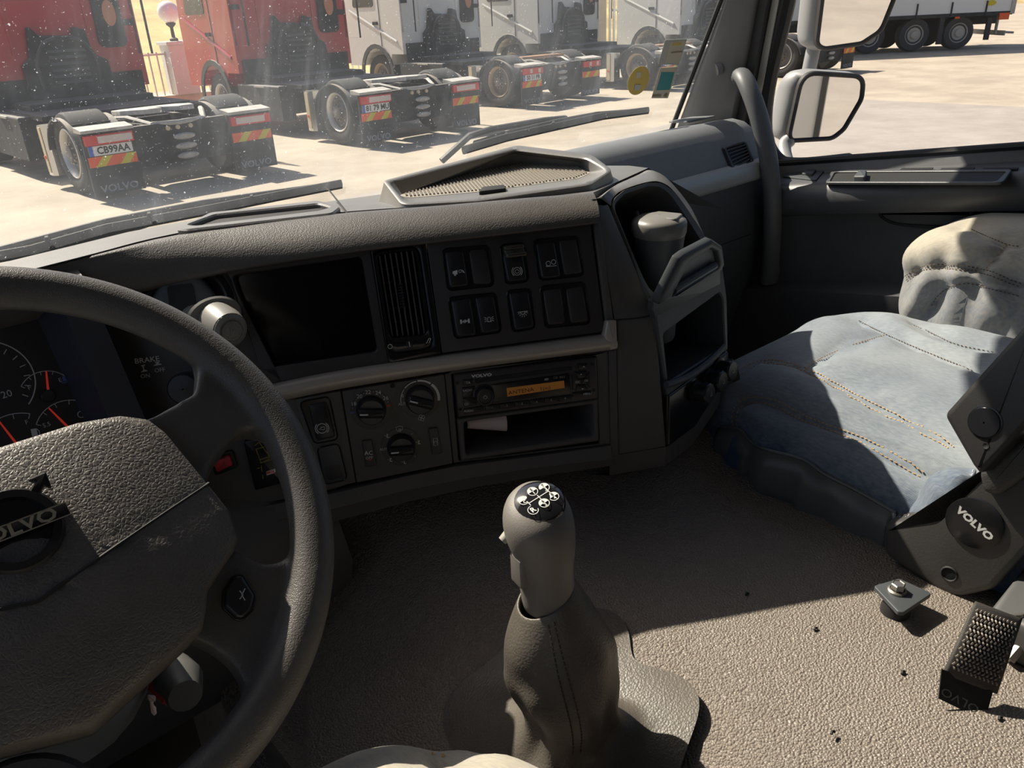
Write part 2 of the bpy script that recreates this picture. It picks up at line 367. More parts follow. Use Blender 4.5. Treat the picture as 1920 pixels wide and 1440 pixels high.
b = MB(); b.box(WORLD, -.60, -.56, -.95, -.25, -.30, .64); b.box(WORLD, -.60, -.56, -.25, 1.0, .52, .64)
b.tube([(-.53, 1.26, -.31), (-.53, 1.08, .1), (-.53, .93, .58)], .05, 10); b.build('trim_2', M_pillar, None, True, kind='structure')

# unseen visor added outside the glass, edge shaped to shade the passenger seat
ev = thing('exterior_sun_visor', 'outside sun visor over the passenger half of the windscreen', 'sun visor', (1.35, 1.3, .55))
Fv_ = Frame((0, 1.28, 0), (1, 0, 0), (0, -.25, 1)); b = MB(); b.prism(Fv_, roundpoly([(.90, .43), (1.05, .375), (1.32, .345), (1.80, .32), (1.80, .62), (.85, .62)], .02), -.006, .0, .002); b.build('visor_panel', M_darkgrey, ev)
for x_ in (1.0, 1.6):
    b = MB(); b.tube([(x_, 1.27, .5), (x_, 1.0, .60)], .012, 8); b.build('visor_bracket', M_darkgrey, ev)
# right A pillar (grained trim, seal, painted frame, black window channel)
def quad_tube(name, bottom, top, m, parent=None, **kw):
    b = MB(); b.loft([[Vector(p) for p in bottom], [Vector(p) for p in top]], True, True, True); return b.build(name, m, parent, False, **kw)
pil = MB()
def yT(z): return 1.117-.125*(z+.27)          # rear edge of the trim, along the door frame
def pcurve(z):   # cross-section of the pillar trim at height z
    y0 = ws(0, z).y-.005; w = y0-yT(z)
    return [(x, y0-w*f, z) for x, f in ((1.69, 0), (1.665, .08), (1.66, .25), (1.672, .50), (1.686, .73), (1.70, .95), (1.73, 1.0), (1.76, 1.0), (1.76, 0))]
pil.loft([pcurve(-.36+.06*i) for i in range(17)], True, True, True)
pilo = pil.build('trim_3', M_pillar, None, True, 50, kind='structure'); pilo['label'] = 'grey trim on the windscreen pillar'
b = MB(); b.lathe(Frame((1.680, 1.15, -.155), (.55, .84, 0), (-.25, .1, .97)), [(.001, .004), (.012, .004), (.014, .002), (.014, -.01)], 20); b.build('screw_cap', M_pillar, pilo)
b = MB(); b.tube([ws(1.662, -.30)+Vector((0, -.004, 0)), ws(1.655, .5)+Vector((0, -.004, 0))], .006, 8); b.build('seal', M_seal, pilo)
b = MB()
def seg(z, ya, yb, xa, xb):
    y0 = yT(z)+.150; return [(xa, y0-ya, z), (xb, y0-ya, z), (xb, y0-yb, z), (xa, y0-yb, z)]
b.loft([seg(-.45, .150, .172, 1.715, 1.75), seg(.45, .150, .172, 1.715, 1.75)], True, True, True); b.build('seal', M_seal, pilo, False)
b = MB(); b.loft([seg(-.45, .172, .188, 1.735, 1.79), seg(.45, .172, .188, 1.735, 1.79)], True, True, True); b.build('door_frame', mat('ivory_painted_frame', (.50, .47, .41), .4), pilo, False)

# ------------------------------------------------------------------ passenger door
XD = 1.74
def zs(y): return -.372+(.98-y)*.165          # sill line rises towards the back
door = thing('door_1', 'dark grey passenger door with map ledge and pull scoop', 'door', (1.78, .4, -1.2), kind='structure')
ys = [1.07, 1.0, .9, .8, .7, .6, .5, .4, .3, .2, .1, 0, -.15, -.3, -.5]
def dprof(y):
    z = zs(y); sc = max(0.0, min(1, (.93-y)/.10))      # recess under the armrest begins behind the front edge
    d = .045*sc
    return [(XD+.02, y, z+.010), (XD-.012, y, z+.008), (XD-.018, y, z-.004), (XD-.022, y, z-.012), (XD-.085, y, z-.022), (XD-.100, y, z-.030), (XD-.110, y, z-.050), (XD-.108, y, z-.075), (XD-.095, y, z-.092),
            (XD-.080+d, y, z-.100), (XD-.078+d, y, z-.20), (XD-.078+d, y, z-.255), (XD-.105+d*.2, y, z-.268), (XD-.105+d*.2, y, z-.30), (XD-.085+d*.5, y, z-.5), (XD-.08, y, -1.17), (XD+.02, y, -1.17)]
b = MB(); b.loft([dprof(y) for y in ys], True, True, True); b.build('door_panel', M_door, door, True, 40)
b = MB(); b.tube([(XD-.008, y, zs(y)+.014) for y in ys], .008, 8); b.build('window_seal', M_seal, door)
# frame in front of the window and its curved corner
b = MB(); path = smooth_path([(XD+.02, .99, .45), (XD+.02, 1.022, .2), (XD+.02, 1.045, -.02), (XD+.02, 1.075, -.20), (XD+.02, 1.07, -.31), (XD+.02, 1.03, -.365), (XD+.02, .97, -.372), (XD+.02, .85, zs(.85)+.0)], 6)
b.tube(path, .022, 10); b.build('window_frame', M_seal, door)
b = MB(); b.face(b.vs([(XD+.012, 1.08, -.40), (XD+.012, -.5, zs(-.5)-.02), (XD+.012, -.5, .55), (XD+.012, .93, .55)])); wg = b.build('window_2', M_sideglass, None, False, kind='structure'); wg['label'] = 'side window glass of the passenger door'
# ledge details: switch plate, tray pocket, slot vents
Fl = Frame((XD-.05, .8, zs(.8)-.016), Vector((0, -1, .165)), Vector((1, 0, .16)))
def lg(px, py): return Fl.uv(px, py)
b = MB(); b.prism(Fl, roundpoly([lg(1468, 333), lg(1478, 322), lg(1545, 322), lg(1530, 340)], .003), -.004, .003, .001); sp = b.build('switch_plate', M_darkgrey, door)
b = MB(); b.prism(Fl, roundpoly([lg(1504, 331), lg(1512, 323), lg(1531, 324), lg(1524, 333)], .002), .003, .008, .002); b.build('window_switch', M_darkgrey, sp)
b = MB(); b.ring(Fl, roundpoly([lg(1548, 345), lg(1560, 322), lg(1898, 321), lg(1880, 346)], .01), roundpoly([lg(1556, 343), lg(1566, 325), lg(1888, 324), lg(1868, 344)], .008), -.001, .004, bottom=False, bev=.001)
b.build('pocket_rim', M_door, door)
b = MB(); b.prism(Fl, roundpoly([lg(1556, 343), lg(1566, 325), lg(1888, 324), lg(1868, 344)], .008), -.001, .001); b.build('pocket_floor', M_black, door)
b = MB(); b.prism(Fl, roundpoly([lg(1601, 343), lg(1612, 329), lg(1626, 331), lg(1624, 343)], .004), .0, .014, .003); b.build('lock_button', M_darkgrey, door)
for x0, x1 in ((1688, 1750), (1763, 1828), (1842, 1910)):
    b = MB(); b.prism(Fl, [lg(x0, 321), lg(x0+3, 318), lg(x1, 317), lg(x1-2, 320)], .001, .0035); b.build('air_slot', M_black, door)
# pull scoop in the recess
Fd = Frame((XD-.035, .6, -.5), (0, -1, 0), (0, 0, 1))
b = MB(); b.prism(Fd, roundpoly(Fd.uvs([(1648, 391), (1840, 391), (1815, 415), (1790, 425), (1690, 420), (1662, 410)]), .02), -.01, .014, .010); b.build('pull_scoop', M_door, door)
b = MB(); b.tube(smooth_path([Fd.hit(1648, 391, .01), Fd.hit(1655, 408, .012), Fd.hit(1690, 421, .012), Fd.hit(1790, 426, .012), Fd.hit(1822, 412, .012), Fd.hit(1843, 390, .01)], 4), .003, 8); b.build('scoop_piping', M_seal, door)
# white outer skin of the door and cab, seen in the mirrors
b = MB(); b.box(WORLD, XD+.04, XD+.075, -.97, 1.06, -1.25, -.42, .01); b.build('outer_skin', M_cabwhite, door, False)
b = MB(); b.box(WORLD, XD+.045, XD+.08, -1.3, -.98, -1.25, .7, .01); b.build('wall_right', M_cabwhite, None, False, kind='structure')

# grab handle on the pillar
b = MB(); gh = smooth_path([(1.70, 1.10, -.18), (1.655, 1.075, -.165), (1.625, 1.04, -.18), (1.612, 1.00, -.235), (1.61, .965, -.32), (1.615, .945, -.42), (1.63, .945, -.52), (1.66, .96, -.62)], 8)
b.tube(gh, [.021 if 4 < i < len(gh)-4 else .024 for i in range(len(gh))], 14, True, .75)
gho = b.build('grab_handle', mat('handle_plastic', (.11, .115, .12), .5, bump=('noise', 500, .2, .0004))); tag(gho, 'curved dark grey grab handle beside the passenger door window', 'handle')

# ================================================================== OUTSIDE: parked tractor units
M_red = mat('red_cab_paint', (.46, .022, .035), .35, coat=.4)
M_whitep = mat('white_truck_paint', (.66, .66, .64), .35, coat=.3)
M_tblack = mat('dusty_black_chassis', (.035, .036, .04), .75, var=.3, vscale=6)
M_tyre = mat('tyre_rubber', (.05, .05, .052), .85)
M_fender = mat('fender_plastic', (.055, .06, .068), .5)
M_dustgrey = mat('dusty_grey_steel', (.42, .40, .37), .6, var=.2, vscale=8)
M_silver = mat('polished_tank', (.62, .62, .60), .25, metal=.9)
M_hub = mat('dark_wheel_hub', (.16, .15, .145), .55)
M_rim = mat('rim_steel', (.62, .60, .56), .4, metal=.5)
M_rimtan = mat('dusty_rim', (.42, .33, .22), .7)
M_lamp = mat('tail_lamp_red', (.60, .03, .03), .25)
M_lampw = mat('tail_lamp_clear', (.62, .52, .48), .3)
M_plate = mat('number_plate_white', (.70, .70, .68), .5)
M_plateb = mat('plate_blue', (.05, .12, .5), .5)
M_orange = mat('reflector_orange', (.80, .10, .02), .5)
M_yellow = mat('reflector_yellow', (.58, .48, .02), .5)
M_glassd = mat('dark_cab_glass', (.04, .05, .055), .1)
M_oval = mat('amber_rear_lamp', (.55, .22, .12), .4)
TX = Vector((1, 0, 0)); TZ = Vector((0, 0, 1))
def rear_frame(x, y, z): return Frame((x, y, z), TX, TZ)          # faces -Y
def arc(cx_y, cz, r, a0, a1, n): return [(cx_y+r*math.cos(R(a0+(a1-a0)*k/n)), cz+r*math.sin(R(a0+(a1-a0)*k/n))) for k in range(n+1)]
def make_wheel(parent, x, y, s, rimmat, rad=.5, name='wheel', wide=.5):
    """s=-1 left, +1 right; outer face at x"""
    F = Frame((x, y, rad), (0, 1*s, 0), TZ)      # n points outwards
    if F.n.x*s < 0: F = Frame((x, y, rad), (0, -1*s, 0), TZ)
    b = MB(); k = rad/.5
    b.lathe(F, [(.30*k, -wide), (.46*k, -wide), (.5*k, -wide+.04), (.5*k, -.05), (.485*k, -.015), (.44*k, 0), (.36*k, 0), (.305*k, -.02), (.30*k, -.05)], 36, True, False)
    w = b.build(name, M_tyre, parent, True, 40)
    b = MB(); b.lathe(F, [(.31*k, -.06), (.31*k, -.012), (.295*k, -.005), (.275*k, -.03), (.262*k, -.09)], 28, False, False)
    b.build('rim', rimmat, w, True, 40)
    b = MB(); b.lathe(F, [(.262*k, -.09), (.20*k, -.10), (.16*k, -.075), (.15*k, -.05), (.10*k, -.045), (.095*k, .0), (.06*k, .01)], 28)
    b.build('hub', M_hub, w, True, 40)
    b = MB()
    for i in range(10):
        a = 2*math.pi*i/10; c = F.P(.125*k*math.cos(a), .125*k*math.sin(a), -.045); b.lathe(Frame(c, F.u, F.v), [(.013, 0), (.013, .03)], 6)
    b.build('wheel_nuts', M_steel, w, False, kind='stuff')
    return w
def reflector(parent, x0, x1, z0, z1, y):
    F = rear_frame(0, y, 0); b = MB(); b.use(M_orange); b.box(F, x0, x1, z0, z1, 0, .006); b.use(M_yellow); h = z1-z0; w = x1-x0
    for k in range(2):
        a = x0+w*(.12+.5*k); b.face(b.vs([F.P(max(x0, a), z0, .008), F.P(a+w*.2, z0, .008), F.P(min(x1, a+w*.2+h*.9), z1, .008), F.P(a+h*.9, z1, .008)]))
    b.build('chevron_reflector', None, parent, False)
def make_truck(label, paint, rimmat, plate, group, lamp_style=0, lite=False):
    t = thing('tractor_unit', label, 'truck', (0, 0, 0), group)
    # chassis
    b = MB()
    for s in (-1, 1): b.box(WORLD, s*.42-.04, s*.42+.04, -.62, 5.0, .52, .80)
    for y in (-.3, .55, 1.5, 2.4): b.box(WORLD, -.42, .42, y-.06, y+.06, .55, .78)
    b.box(WORLD, -.62, .62, -.70, -.62, .30, .80)
    b.build('chassis_frame', M_tblack, t, False)
    b = MB(); b.box(WORLD, -1.05, 1.05, 1.25, 3.1, .80, .86); b.box(WORLD, -1.22, -.95, 1.75, 3.3, .25, .84, .03); b.box(WORLD, .95, 1.22, 1.2, 3.3, .25, .84, .03); b.box(WORLD, -.9, .9, 2.2, 3.4, .3, .95)
    b.build('deck_and_side_boxes', M_tblack, t, False)
    b = MB(); b.box(WORLD, -1.24, -.80, 2.25, 2.62, .80, .83); b.build('step_plate', M_dustgrey, t, False)
    # fifth wheel
    F = Frame((0, 0, .88), (1, 0, 0), (0, 1, -.06))
    b = MB(); b.prism(F, roundpoly([(-.45, .35), (-.48, -.05), (-.30, -.55), (-.12, -.55), (-.05, -.12), (.05, -.12), (.12, -.55), (.30, -.55), (.48, -.05), (.45, .35), (.25, .48), (-.25, .48)], .05), 0, .06, .01)
    b.build('fifth_wheel', M_dustgrey if rimmat is not M_rimtan else mat('rusty_steel', (.36, .20, .12), .8), t)
    # silver guide ramps and rear beam
    for s in (-1, 1):
        b = MB(); b.tube([(s*.62, -.02, .87), (s*.50, -.30, .88), (s*.34, -.66, .80)], .035, 6, True, .6); b.build('guide_ramp', M_dustgrey, t)
    b = MB(); b.tube([(-.34, -.66, .80), (0, -.70, .79), (.34, -.66, .80)], .032, 6); b.build('rear_beam', M_dustgrey, t)
    for k in range(3):
        b = MB(); b.lathe(Frame((.0, -.72, .62-.12*k), TX, TZ), [(.05, 0), (.075, .02), (.075, .05), (.05, .07)], 16, True, True, 1.9, .55); b.build('towing_socket', M_dustgrey, t)
    for x in (-.18, -.05, .12):
        b = MB(); b.lathe(Frame((x, -.71, .735), TX, TZ), [(.028, 0), (.028, .03), (.012, .035)], 12); b.build('air_coupling', mat('dull_brass', (.55, .45, .3), .5), t)
    for s in (-1, 1):
        make_wheel(t, s*1.20, 0, s, rimmat)
        # fender arch over the drive wheel, tail section and lamp cover
        xo, xi = s*1.25, s*.63; arcp = arc(0, .50, .60, 196, 18, 22) if False else [(.60*math.cos(R(a)), .44+.50*math.sin(R(a))) for a in range(8, 169, 8)]
        outer = arcp; inner = [(y*.965, (z-.44)*.955+.44) for y, z in arcp]
        b = MB(); sec = outer+inner[::-1]
        b.loft([[(xo, y, z) for y, z in sec], [(xi, y, z) for y, z in sec]], True, True, True); fe = b.build('fender', M_fender, t, True, 40)
        b = MB()
        for k in range(3): b.box(Frame((s*.94, -.33-.0, .0), TX, (0, 1, 0)), -.24+.17*k, -.12+.17*k, -.02, .02, .865, .875)
        b.build('fender_clips', M_black, fe, False)
        b = MB(); b.loft([[(s*1.25, -.55, .80), (s*1.25, -.80, .80), (s*1.25, -.80, .835), (s*1.25, -.55, .865)], [(s*.63, -.55, .80), (s*.63, -.80, .80), (s*.63, -.80, .835), (s*.63, -.55, .865)]], True, True, True)
        b.build('lamp_cover', M_dustgrey, t, False)
        F = rear_frame(s*.94, -.75, 0)
        b = MB(); b.box(F, -.31, .31, .06, .80, -.025, 0); mf = b.build('mud_flap', M_tblack, t, False)
        b = MB(); b.use(M_fender).text(F, 'VOLVO', (0, .13), .12, .004, 0, 1.15, False, .002); b.mats = [mat('embossed_letters', (.30, .31, .34), .6)]; b.build('embossed_lettering', None, mf, False)
        b = MB(); b.use(M_lamp).box(F, -.29, .29, .655, .775, 0, .05, .01); b.use(M_lampw)
        if lamp_style == 0: b.box(F, -.14 if s < 0 else -.22, .27 if s < 0 else .20, .675, .755, .045, .056)
        else:
            for q in (-.10, .14): b.box(F, q, q+.07, .675, .755, .045, .056)
        b.build('tail_lamp', None, t, False)
        if s < 0:
            b = MB(); b.use(M_plate).box(F, -.26, .26, .53, .645, 0, .012); b.use(M_plateb).box(F, -.26, -.21, .53, .645, .012, .014); b.use(M_black).text(F, plate, (.03, .585), .115, .0145, 0, .95, False, .003)
            b.build('number_plate', None, t, False)
        reflector(t, s*.94-.29, s*.94+.29, .40 if s < 0 else .44, .52 if s < 0 else .56, -.75-.001)
        # curved silver skirt ahead of the wheel
        b = MB(); prof = [(s*1.0, .64), (s*1.20, .66), (s*1.25, .72), (s*1.25, .86), (s*1.18, .92), (s*1.0, .93)]
        b.loft([[(x, y, z) for x, y in prof] for z in (.16, .80)], True, True, True); sk = b.build('tank_bumper', M_silver, t, True, 30)
        b = MB(); b.box(WORLD, min(s*1.252, s*1.26), max(s*1.252, s*1.26), .74, .84, .2, .78); b.build('tank_strap', mat('yellowed_strap', (.6, .5, .33), .6), sk, False)
        b = MB(); b.lathe(Frame((s*1.262, .79, .40), (0, s, 0), TZ), [(.025, -.01), (.025, .012)], 8); b.build('side_marker', M_orange, t)
    # cab
    x0, x1, y0, y1, zb, zt = -1.24, 1.24, 3.1, 5.3, 1.02, 3.5
    sidepoly = [(y0, zb), (y0, zt), (y1-.25, zt), (y1, 1.9), (y1, .75), (4.72, .75)]+[(4.15+.57*math.cos(R(a)), .55+.60*math.sin(R(a))) for a in range(22, 159, 17)]+[(3.55, zb)]
    b = MB(); b.loft([[(x0, y, z) for y, z in sidepoly], [(x1, y, z) for y, z in sidepoly]], True, True, True); cabo = b.build('cab', paint, t, False)
    b = MB(); ap = [(4.15+.56*math.cos(R(a)), .55+.60*math.sin(R(a))) for a in range(0, 181, 15)]; ap2 = [(4.15+.66*math.cos(R(a)), .55+.70*math.sin(R(a))) for a in range(180, -1, -15)]
    for s in (-1, 1):
        b = MB(); b.loft([[(s*1.235, y, z) for y, z in ap+ap2], [(s*1.27, y, z) for y, z in ap+ap2]], True, True, True); b.build('wheel_arch_trim', M_fender, cabo, False)
    for s in (-1, 1):
        make_wheel(t, s*1.18, 4.15, s, rimmat, .5, 'front_wheel', .32)
        Fs = Frame((s*1.245, 0, 0), (0, -1, 0) if s < 0 else (0, 1, 0), TZ); sg = -1 if s < 0 else 1
        b = MB(); b.prism(Fs, roundpoly([(sg*4.95, 2.05), (sg*4.1, 2.05), (sg*4.1, 2.85), (sg*4.75, 2.85)], .08), -.01, .006); b.build('side_window', M_glassd, cabo, False)
        b = MB(); b.box(Fs, min(sg*3.98, sg*4.16), max(sg*3.98, sg*4.16), 1.66, 1.73, 0, .03); b.build('door_handle', M_black, cabo, False)
        b = MB(); b.box(Fs, min(sg*3.90, sg*3.915), max(sg*3.90, sg*3.915), 1.05, 3.0, -.005, .002); b.build('door_gap', M_black, cabo, False)
        b = MB(); b.loft([[(s*1.245, 5.1, 1.95), (s*1.26, 5.1, 1.99), (s*1.245, 5.1, 2.03)], [(s*1.245, 3.3, 1.25), (s*1.265, 3.3, 1.29), (s*1.245, 3.3, 1.33)]], True, True, True); b.build('body_crease', paint, cabo, False)
        # black side deflector standing behind the cab wall
        b = MB(); xo = s*1.20; b.loft([[(xo-.02, y, z), (xo+.02, y, z)] for y, z in ((3.1, 1.5),)]+[[(xo-.02, 2.62, 1.5), (xo+.02, 2.62, 1.5)], [(xo-.02, 2.62, 3.5), (xo+.02, 2.62, 3.5)], [(xo-.02, 3.1, 3.5), (xo+.02, 3.1, 3.5)], [(xo-.02, 3.1, 1.5), (xo+.02, 3.1, 1.5)]], True, False, False)
        b.build('side_deflector', M_tblack, t, False)
    # rear wall dressing: air intake and pipes, black panel with amber oval
    F = rear_frame(0, 3.1, 0)
    b = MB(); b.prism(F, roundpoly([(-.62, .95), (-.62, 1.45), (-.50, 1.55), (-.42, 2.0), (-.30, 1.85), (.18, 1.82), (.22, 1.95), (.38, 1.9), (.42, 1.55), (.62, 1.45), (.66, .95)], .03), 0, .12, .02)
    rw = b.build('rear_air_intake', M_tblack, t, False)
    b = MB()
    for s in (-1, 1): b.tube(smooth_path([(s*.42, 3.0, 1.1), (s*.44, 2.95, 1.45), (s*.30, 2.93, 1.72), (s*.1, 2.95, 1.8)], 5), .03, 8)
    for k in range(6): b.box(F, -.25, .30, 1.15+.09*k, 1.19+.09*k, .12, .15)
    b.build('air_hoses', M_fender, t)
    b = MB(); b.prism(F, roundpoly([(.58, 1.62), (.62, 3.3), (1.02, 3.3), (1.02, 1.62)], .12), 0, .05, .01); bp = b.build('black_rear_panel', M_tblack, t, False)
    b = MB(); b.lathe(Frame((.82, 3.04, 2.12), TX, TZ), [(.10, 0), (.10, .02), (.05, .03)], 20, True, True, 1.0, 1.9); b.build('oval_badge', M_oval, bp)
    b = MB(); b.box(F, -1.0, -.2, 2.30, 2.33, 0, .02); b.box(F, -1.05, 1.05, 2.95, 2.98, 0, .02); b.box(F, -.7, -.67, 1.6, 3.3, 0, .02); b.box(F, .45, .48, 1.9, 3.3, 0, .02); b.build('pressed_ribs', paint, t, False)
    b = MB(); b.box(F, 1.03, 1.2, 1.93, 2.02, 0, .03); b.box(F, -1.2, -1.03, 2.1, 2.18, 0, .03); b.build('rear_hinges', M_tblack, t, False)
    b = MB(); b.box(F, -1.15, 1.15, .80, 1.25, 0, .03); b.build('under_cab_shield', M_tblack, t, False)
    return t
def place(t, x, y, yaw): t.location = (x, y, GZ); t.rotation_euler = (0, 0, R(yaw))
def copy_tree(o, parent=None):
    c = o.copy(); COL.objects.link(c)
    if parent is not None:
        c.parent = parent; c.matrix_parent_inverse = o.matrix_parent_inverse.copy()
    for ch in list(o.children): copy_tree(ch, c)
    return c
GT = 'tractor units parked in a row'
t1 = make_truck('nearest red tractor unit, number plate CB 99 AA, seen from behind', M_red, M_rim, 'CB99AA', GT); place(t1, 3.97, 11.58, 2.8)
t2 = make_truck('second red tractor unit, behind and right of the nearest red one', M_red, M_rim, '81 79 MU', GT); place(t2, 8.22, 12.16, 1.8)
t3 = make_truck('white tractor unit next to the second red one, dusty tan wheel rim', M_whitep, M_rimtan, '50 11 PR', GT, 1); place(t3, 13.02, 13.65, 2.7)
t5 = copy_tree(t3); t5['label'] = 'white tractor unit behind the round yellow windscreen sticker'; place(t5, 16.97, 13.2, 3.5)
t6 = make_truck('tractor unit with perforated bright rim beyond the side mirrors', M_whitep, M_rim, '63 20 LT', GT, 1); place(t6, 20.82, 11.68, 1)

# ------------------------------------------------------------------ curtain-side trailers
def dusty_top(m, dust, amt):
    """settled dust on the upward faces of a material"""
    nt = m.node_tree; b = nt.nodes['Principled BSDF']; ge = nt.nodes.new('ShaderNodeNewGeometry'); sx = nt.nodes.new('ShaderNodeSeparateXYZ'); nt.links.new(ge.outputs['Normal'], sx.inputs[0])
    r = nt.nodes.new('ShaderNodeMapRange'); r.inputs[1].default_value = .35; r.inputs[2].default_value = .95; r.inputs[4].default_value = amt; nt.links.new(sx.outputs[2], r.inputs[0])
    mx = nt.nodes.new('ShaderNodeMix'); mx.data_type = 'RGBA'; nt.links.new(r.outputs[0], mx.inputs[0]); src = b.inputs['Base Color'].links
    if src: nt.links.new(src[0].from_socket, mx.inputs[6])
    else: mx.inputs[6].default_value = b.inputs['Base Color'].default_value
    mx.inputs[7].default_value = (*dust, 1); nt.links.new(mx.outputs[2], b.inputs['Base Color'])
dusty_top(M_fender, (.36, .32, .27), .85); dusty_top(M_tblack, (.24, .22, .20), .6)
M_curtain = mat('white_trailer_curtain', (.72, .72, .70), .5, var=.03, vscale=.5)
def make_trailer(label, L=11.0):
    """local: rear at x=0, body towards -X, side facing -Y at y=0"""
    t = thing('trailer', label, 'trailer', (0, 0, 0), 'curtain-side trailers across the yard')
    b = MB(); b.box(WORLD, -L, 0, 0, 2.5, 1.08, 3.9); b.build('curtain_body', M_curtain, t, False)
    b = MB(); b.box(WORLD, -L, 0, -.02, 2.52, .98, 1.09); b.box(WORLD, -L, 0, .8, 1.7, .7, 1.0); b.build('chassis', M_tblack, t, False)
    b = MB(); b.box(WORLD, -.08, .06, -.03, 2.53, 1.0, 3.95); b.build('rear_post', M_dustgrey, t, False)
    for k in range(9):
        b = MB(); b.box(WORLD, -.9-1.12*k, -.86-1.12*k, -.04, -.01, .98, 1.42); b.build('curtain_strap', M_tblack, t, False)
    b = MB(); b.lathe(Frame((-.75, -.012, 1.35), TX, TZ), [(.16, 0), (.16, .01)], 20, True, True, 1, .5); b.build('round_sticker', M_yellow, t, False)
    b = MB(); b.box(WORLD, -.42, -.10, -.05, 0, .84, 1.04); b.box(WORLD, -1.85, -1.7, -.04, 0, .93, .99); b.build('side_lamp', M_orange, t, False)
    for x in (-1.6-1.31*0, -3.05, -4.5):
        for s, y in ((-1, .05), (1, 2.45)):
            F = Frame((x, y, .5), (-s, 0, 0) if False else (1, 0, 0), TZ) if s < 0 else Frame((x, y, .5), (-1, 0, 0), TZ)
            b = MB(); b.lathe(F, [(.30, -.35), (.47, -.35), (.5, -.31), (.5, -.05), (.48, -.01), (.43, 0), (.35, 0), (.30, -.03)], 32); w = b.build('wheel', M_tyre, t, True, 40)
            b = MB(); b.lathe(F, [(.31, -.05), (.30, -.005), (.27, -.03), (.24, -.05), (.21, -.02), (.14, -.03), (.12, .04), (.06, .05)], 24); b.build('rim', mat('grey_rim', (.42, .38, .33), .6), w)
    b = MB(); b.box(WORLD, -.05, .0, .15, 2.35, .35, .5); b.tube([(0, .3, .45), (.35, .3, .42)], .04, 6); b.box(WORLD, -.25, -.2, .3, .4, .4, 1.0); b.build('under_run_bar', M_dustgrey, t, False)
    b = MB(); b.box(WORLD, -2.30, -2.15, .0, .08, .18, .98); b.box(WORLD, -.75, -.6, .0, .08, .25, .9); b.build('mud_flap', M_tblack, t, False)
    b = MB()
    for k in range(5): b.tube([(.07, .3+.5*k, 1.1), (.07, .3+.5*k, 3.8)], .02, 6)
    b.build('door_bars', M_dustgrey, t)
    return t
tr1 = make_trailer('white curtain trailer with yellow round sticker across the yard'); tr1.location = (31.1, 10.3, GZ); tr1.rotation_euler = (0, 0, R(-41))
tr2 = copy_tree(tr1); tr2['label'] = 'trailer cut off by the right edge of the picture'; tr2.location = (47.5, 1.5, GZ); tr2.rotation_euler = (0, 0, R(-41))
# kerb wall, pillar with globe lamp, fence, hillside, building
M_plaster = mat('white_plaster', (.66, .65, .62), .8)
YW = 19.6; WZ = GZ+.42
b = MB(); b.box(WORLD, -12, 20.2, YW, YW+.35, GZ-.02, WZ); tag(b.build('kerb_wall', mat('cream_masonry', (.62, .55, .40), .85, var=.1, vscale=3)), 'low cream kerb wall under the railing', 'wall')
for i, x in enumerate((-4.2, 1.5, 7.55, 13.6)):
    if x == 1.5: continue
    pt = thing('gate_pillar', ['white pillar at the far left behind the trucks', 'white pillar hidden behind the nearest cab', 'white plaster pillar between the two red trucks', 'white pillar behind the second red cab'][i], 'pillar', (x, YW+.2, WZ), 'fence pillars')
    b = MB(); b.box(WORLD, x-.27, x+.27, YW-.08, YW+.46, WZ, WZ+1.05, .01); b.box(WORLD, x-.31, x+.31, YW-.12, YW+.5, WZ+1.05, WZ+1.12, .01); b.build('shaft', M_plaster, pt, False)
    if i in (2, 0):
        lt = thing('globe_lamp', 'white globe lamp on the pillar between the red trucks' if i == 2 else 'white globe lamp on the far left pillar', 'lamp', (x, YW+.2, WZ+1.12))
        F = Frame((x, YW+.2, WZ+1.12), (1, 0, 0), (0, 1, 0))
        b = MB(); b.lathe(F, [(.09, 0), (.09, .05), (.04, .08), (.035, .28), (.1, .34), (.11, .38)], 16); b.build('stem', M_tblack, lt)
        b = MB(); b.lathe(F, [(.23*math.sin(math.pi*k/14)+.0005, .60-.23*math.cos(math.pi*k/14)) for k in range(15)], 24); b.build('globe', mat('opal_globe', (.85, .85, .83), .3), lt)
fn = thing('railing', 'cream metal railing on the kerb wall in front of dry grass', 'fence', (7, YW+.2, WZ))
b = MB(); b.box(WORLD, -12, 20.1, YW+.16, YW+.2, WZ+.85, WZ+.89); b.build('rail', M_plaster, fn, False)
base = MB(); base.box(WORLD, -.015, .015, YW+.165, YW+.195, WZ, WZ+.92); bar0 = base.build('bar', M_plaster, fn, False)
for k in range(1, 178):
    c = bar0.copy(); COL.objects.link(c); c.parent = fn; c.matrix_parent_inverse = bar0.matrix_parent_inverse.copy(); c.location = (-12+.18*k, 0, 0)
pf = thing('picket_fence', 'white picket fence beside the grey building', 'fence', (24, 23, GZ))
b = MB(); b.box(WORLD, -.045, .045, 0, .03, 0, 2.1); p0 = b.build('picket', M_plaster, pf, False)
p0.location = (21.5, 19.9, GZ)-Vector((0, 0, 0)) if False else Vector((22.6, 20.0, GZ))
for k in range(1, 50):
    c = p0.copy(); COL.objects.link(c); c.parent = pf; c.matrix_parent_inverse = p0.matrix_parent_inverse.copy(); c.location = Vector((22.6+.2*k, 20.0-.01*k, GZ))
b = MB(); b.box(WORLD, 22.6, 32.5, 20.04, 20.08, GZ+.4, GZ+.48); b.box(WORLD, 22.6, 32.5, 20.04, 20.08, GZ+1.6, GZ+1.68); b.build('rail', M_plaster, pf, False)
bd = thing('utility_building', 'plain grey concrete building behind the white trucks', 'building', (20.5, 21.5, GZ))
b = MB(); b.box(WORLD, 20.4, 21.35, 20.2, 24.0, GZ, GZ+4.5); b.build('left_wall_block', mat('pale_concrete_wall', (.52, .50, .44), .85, var=.06, vscale=1), bd, False)
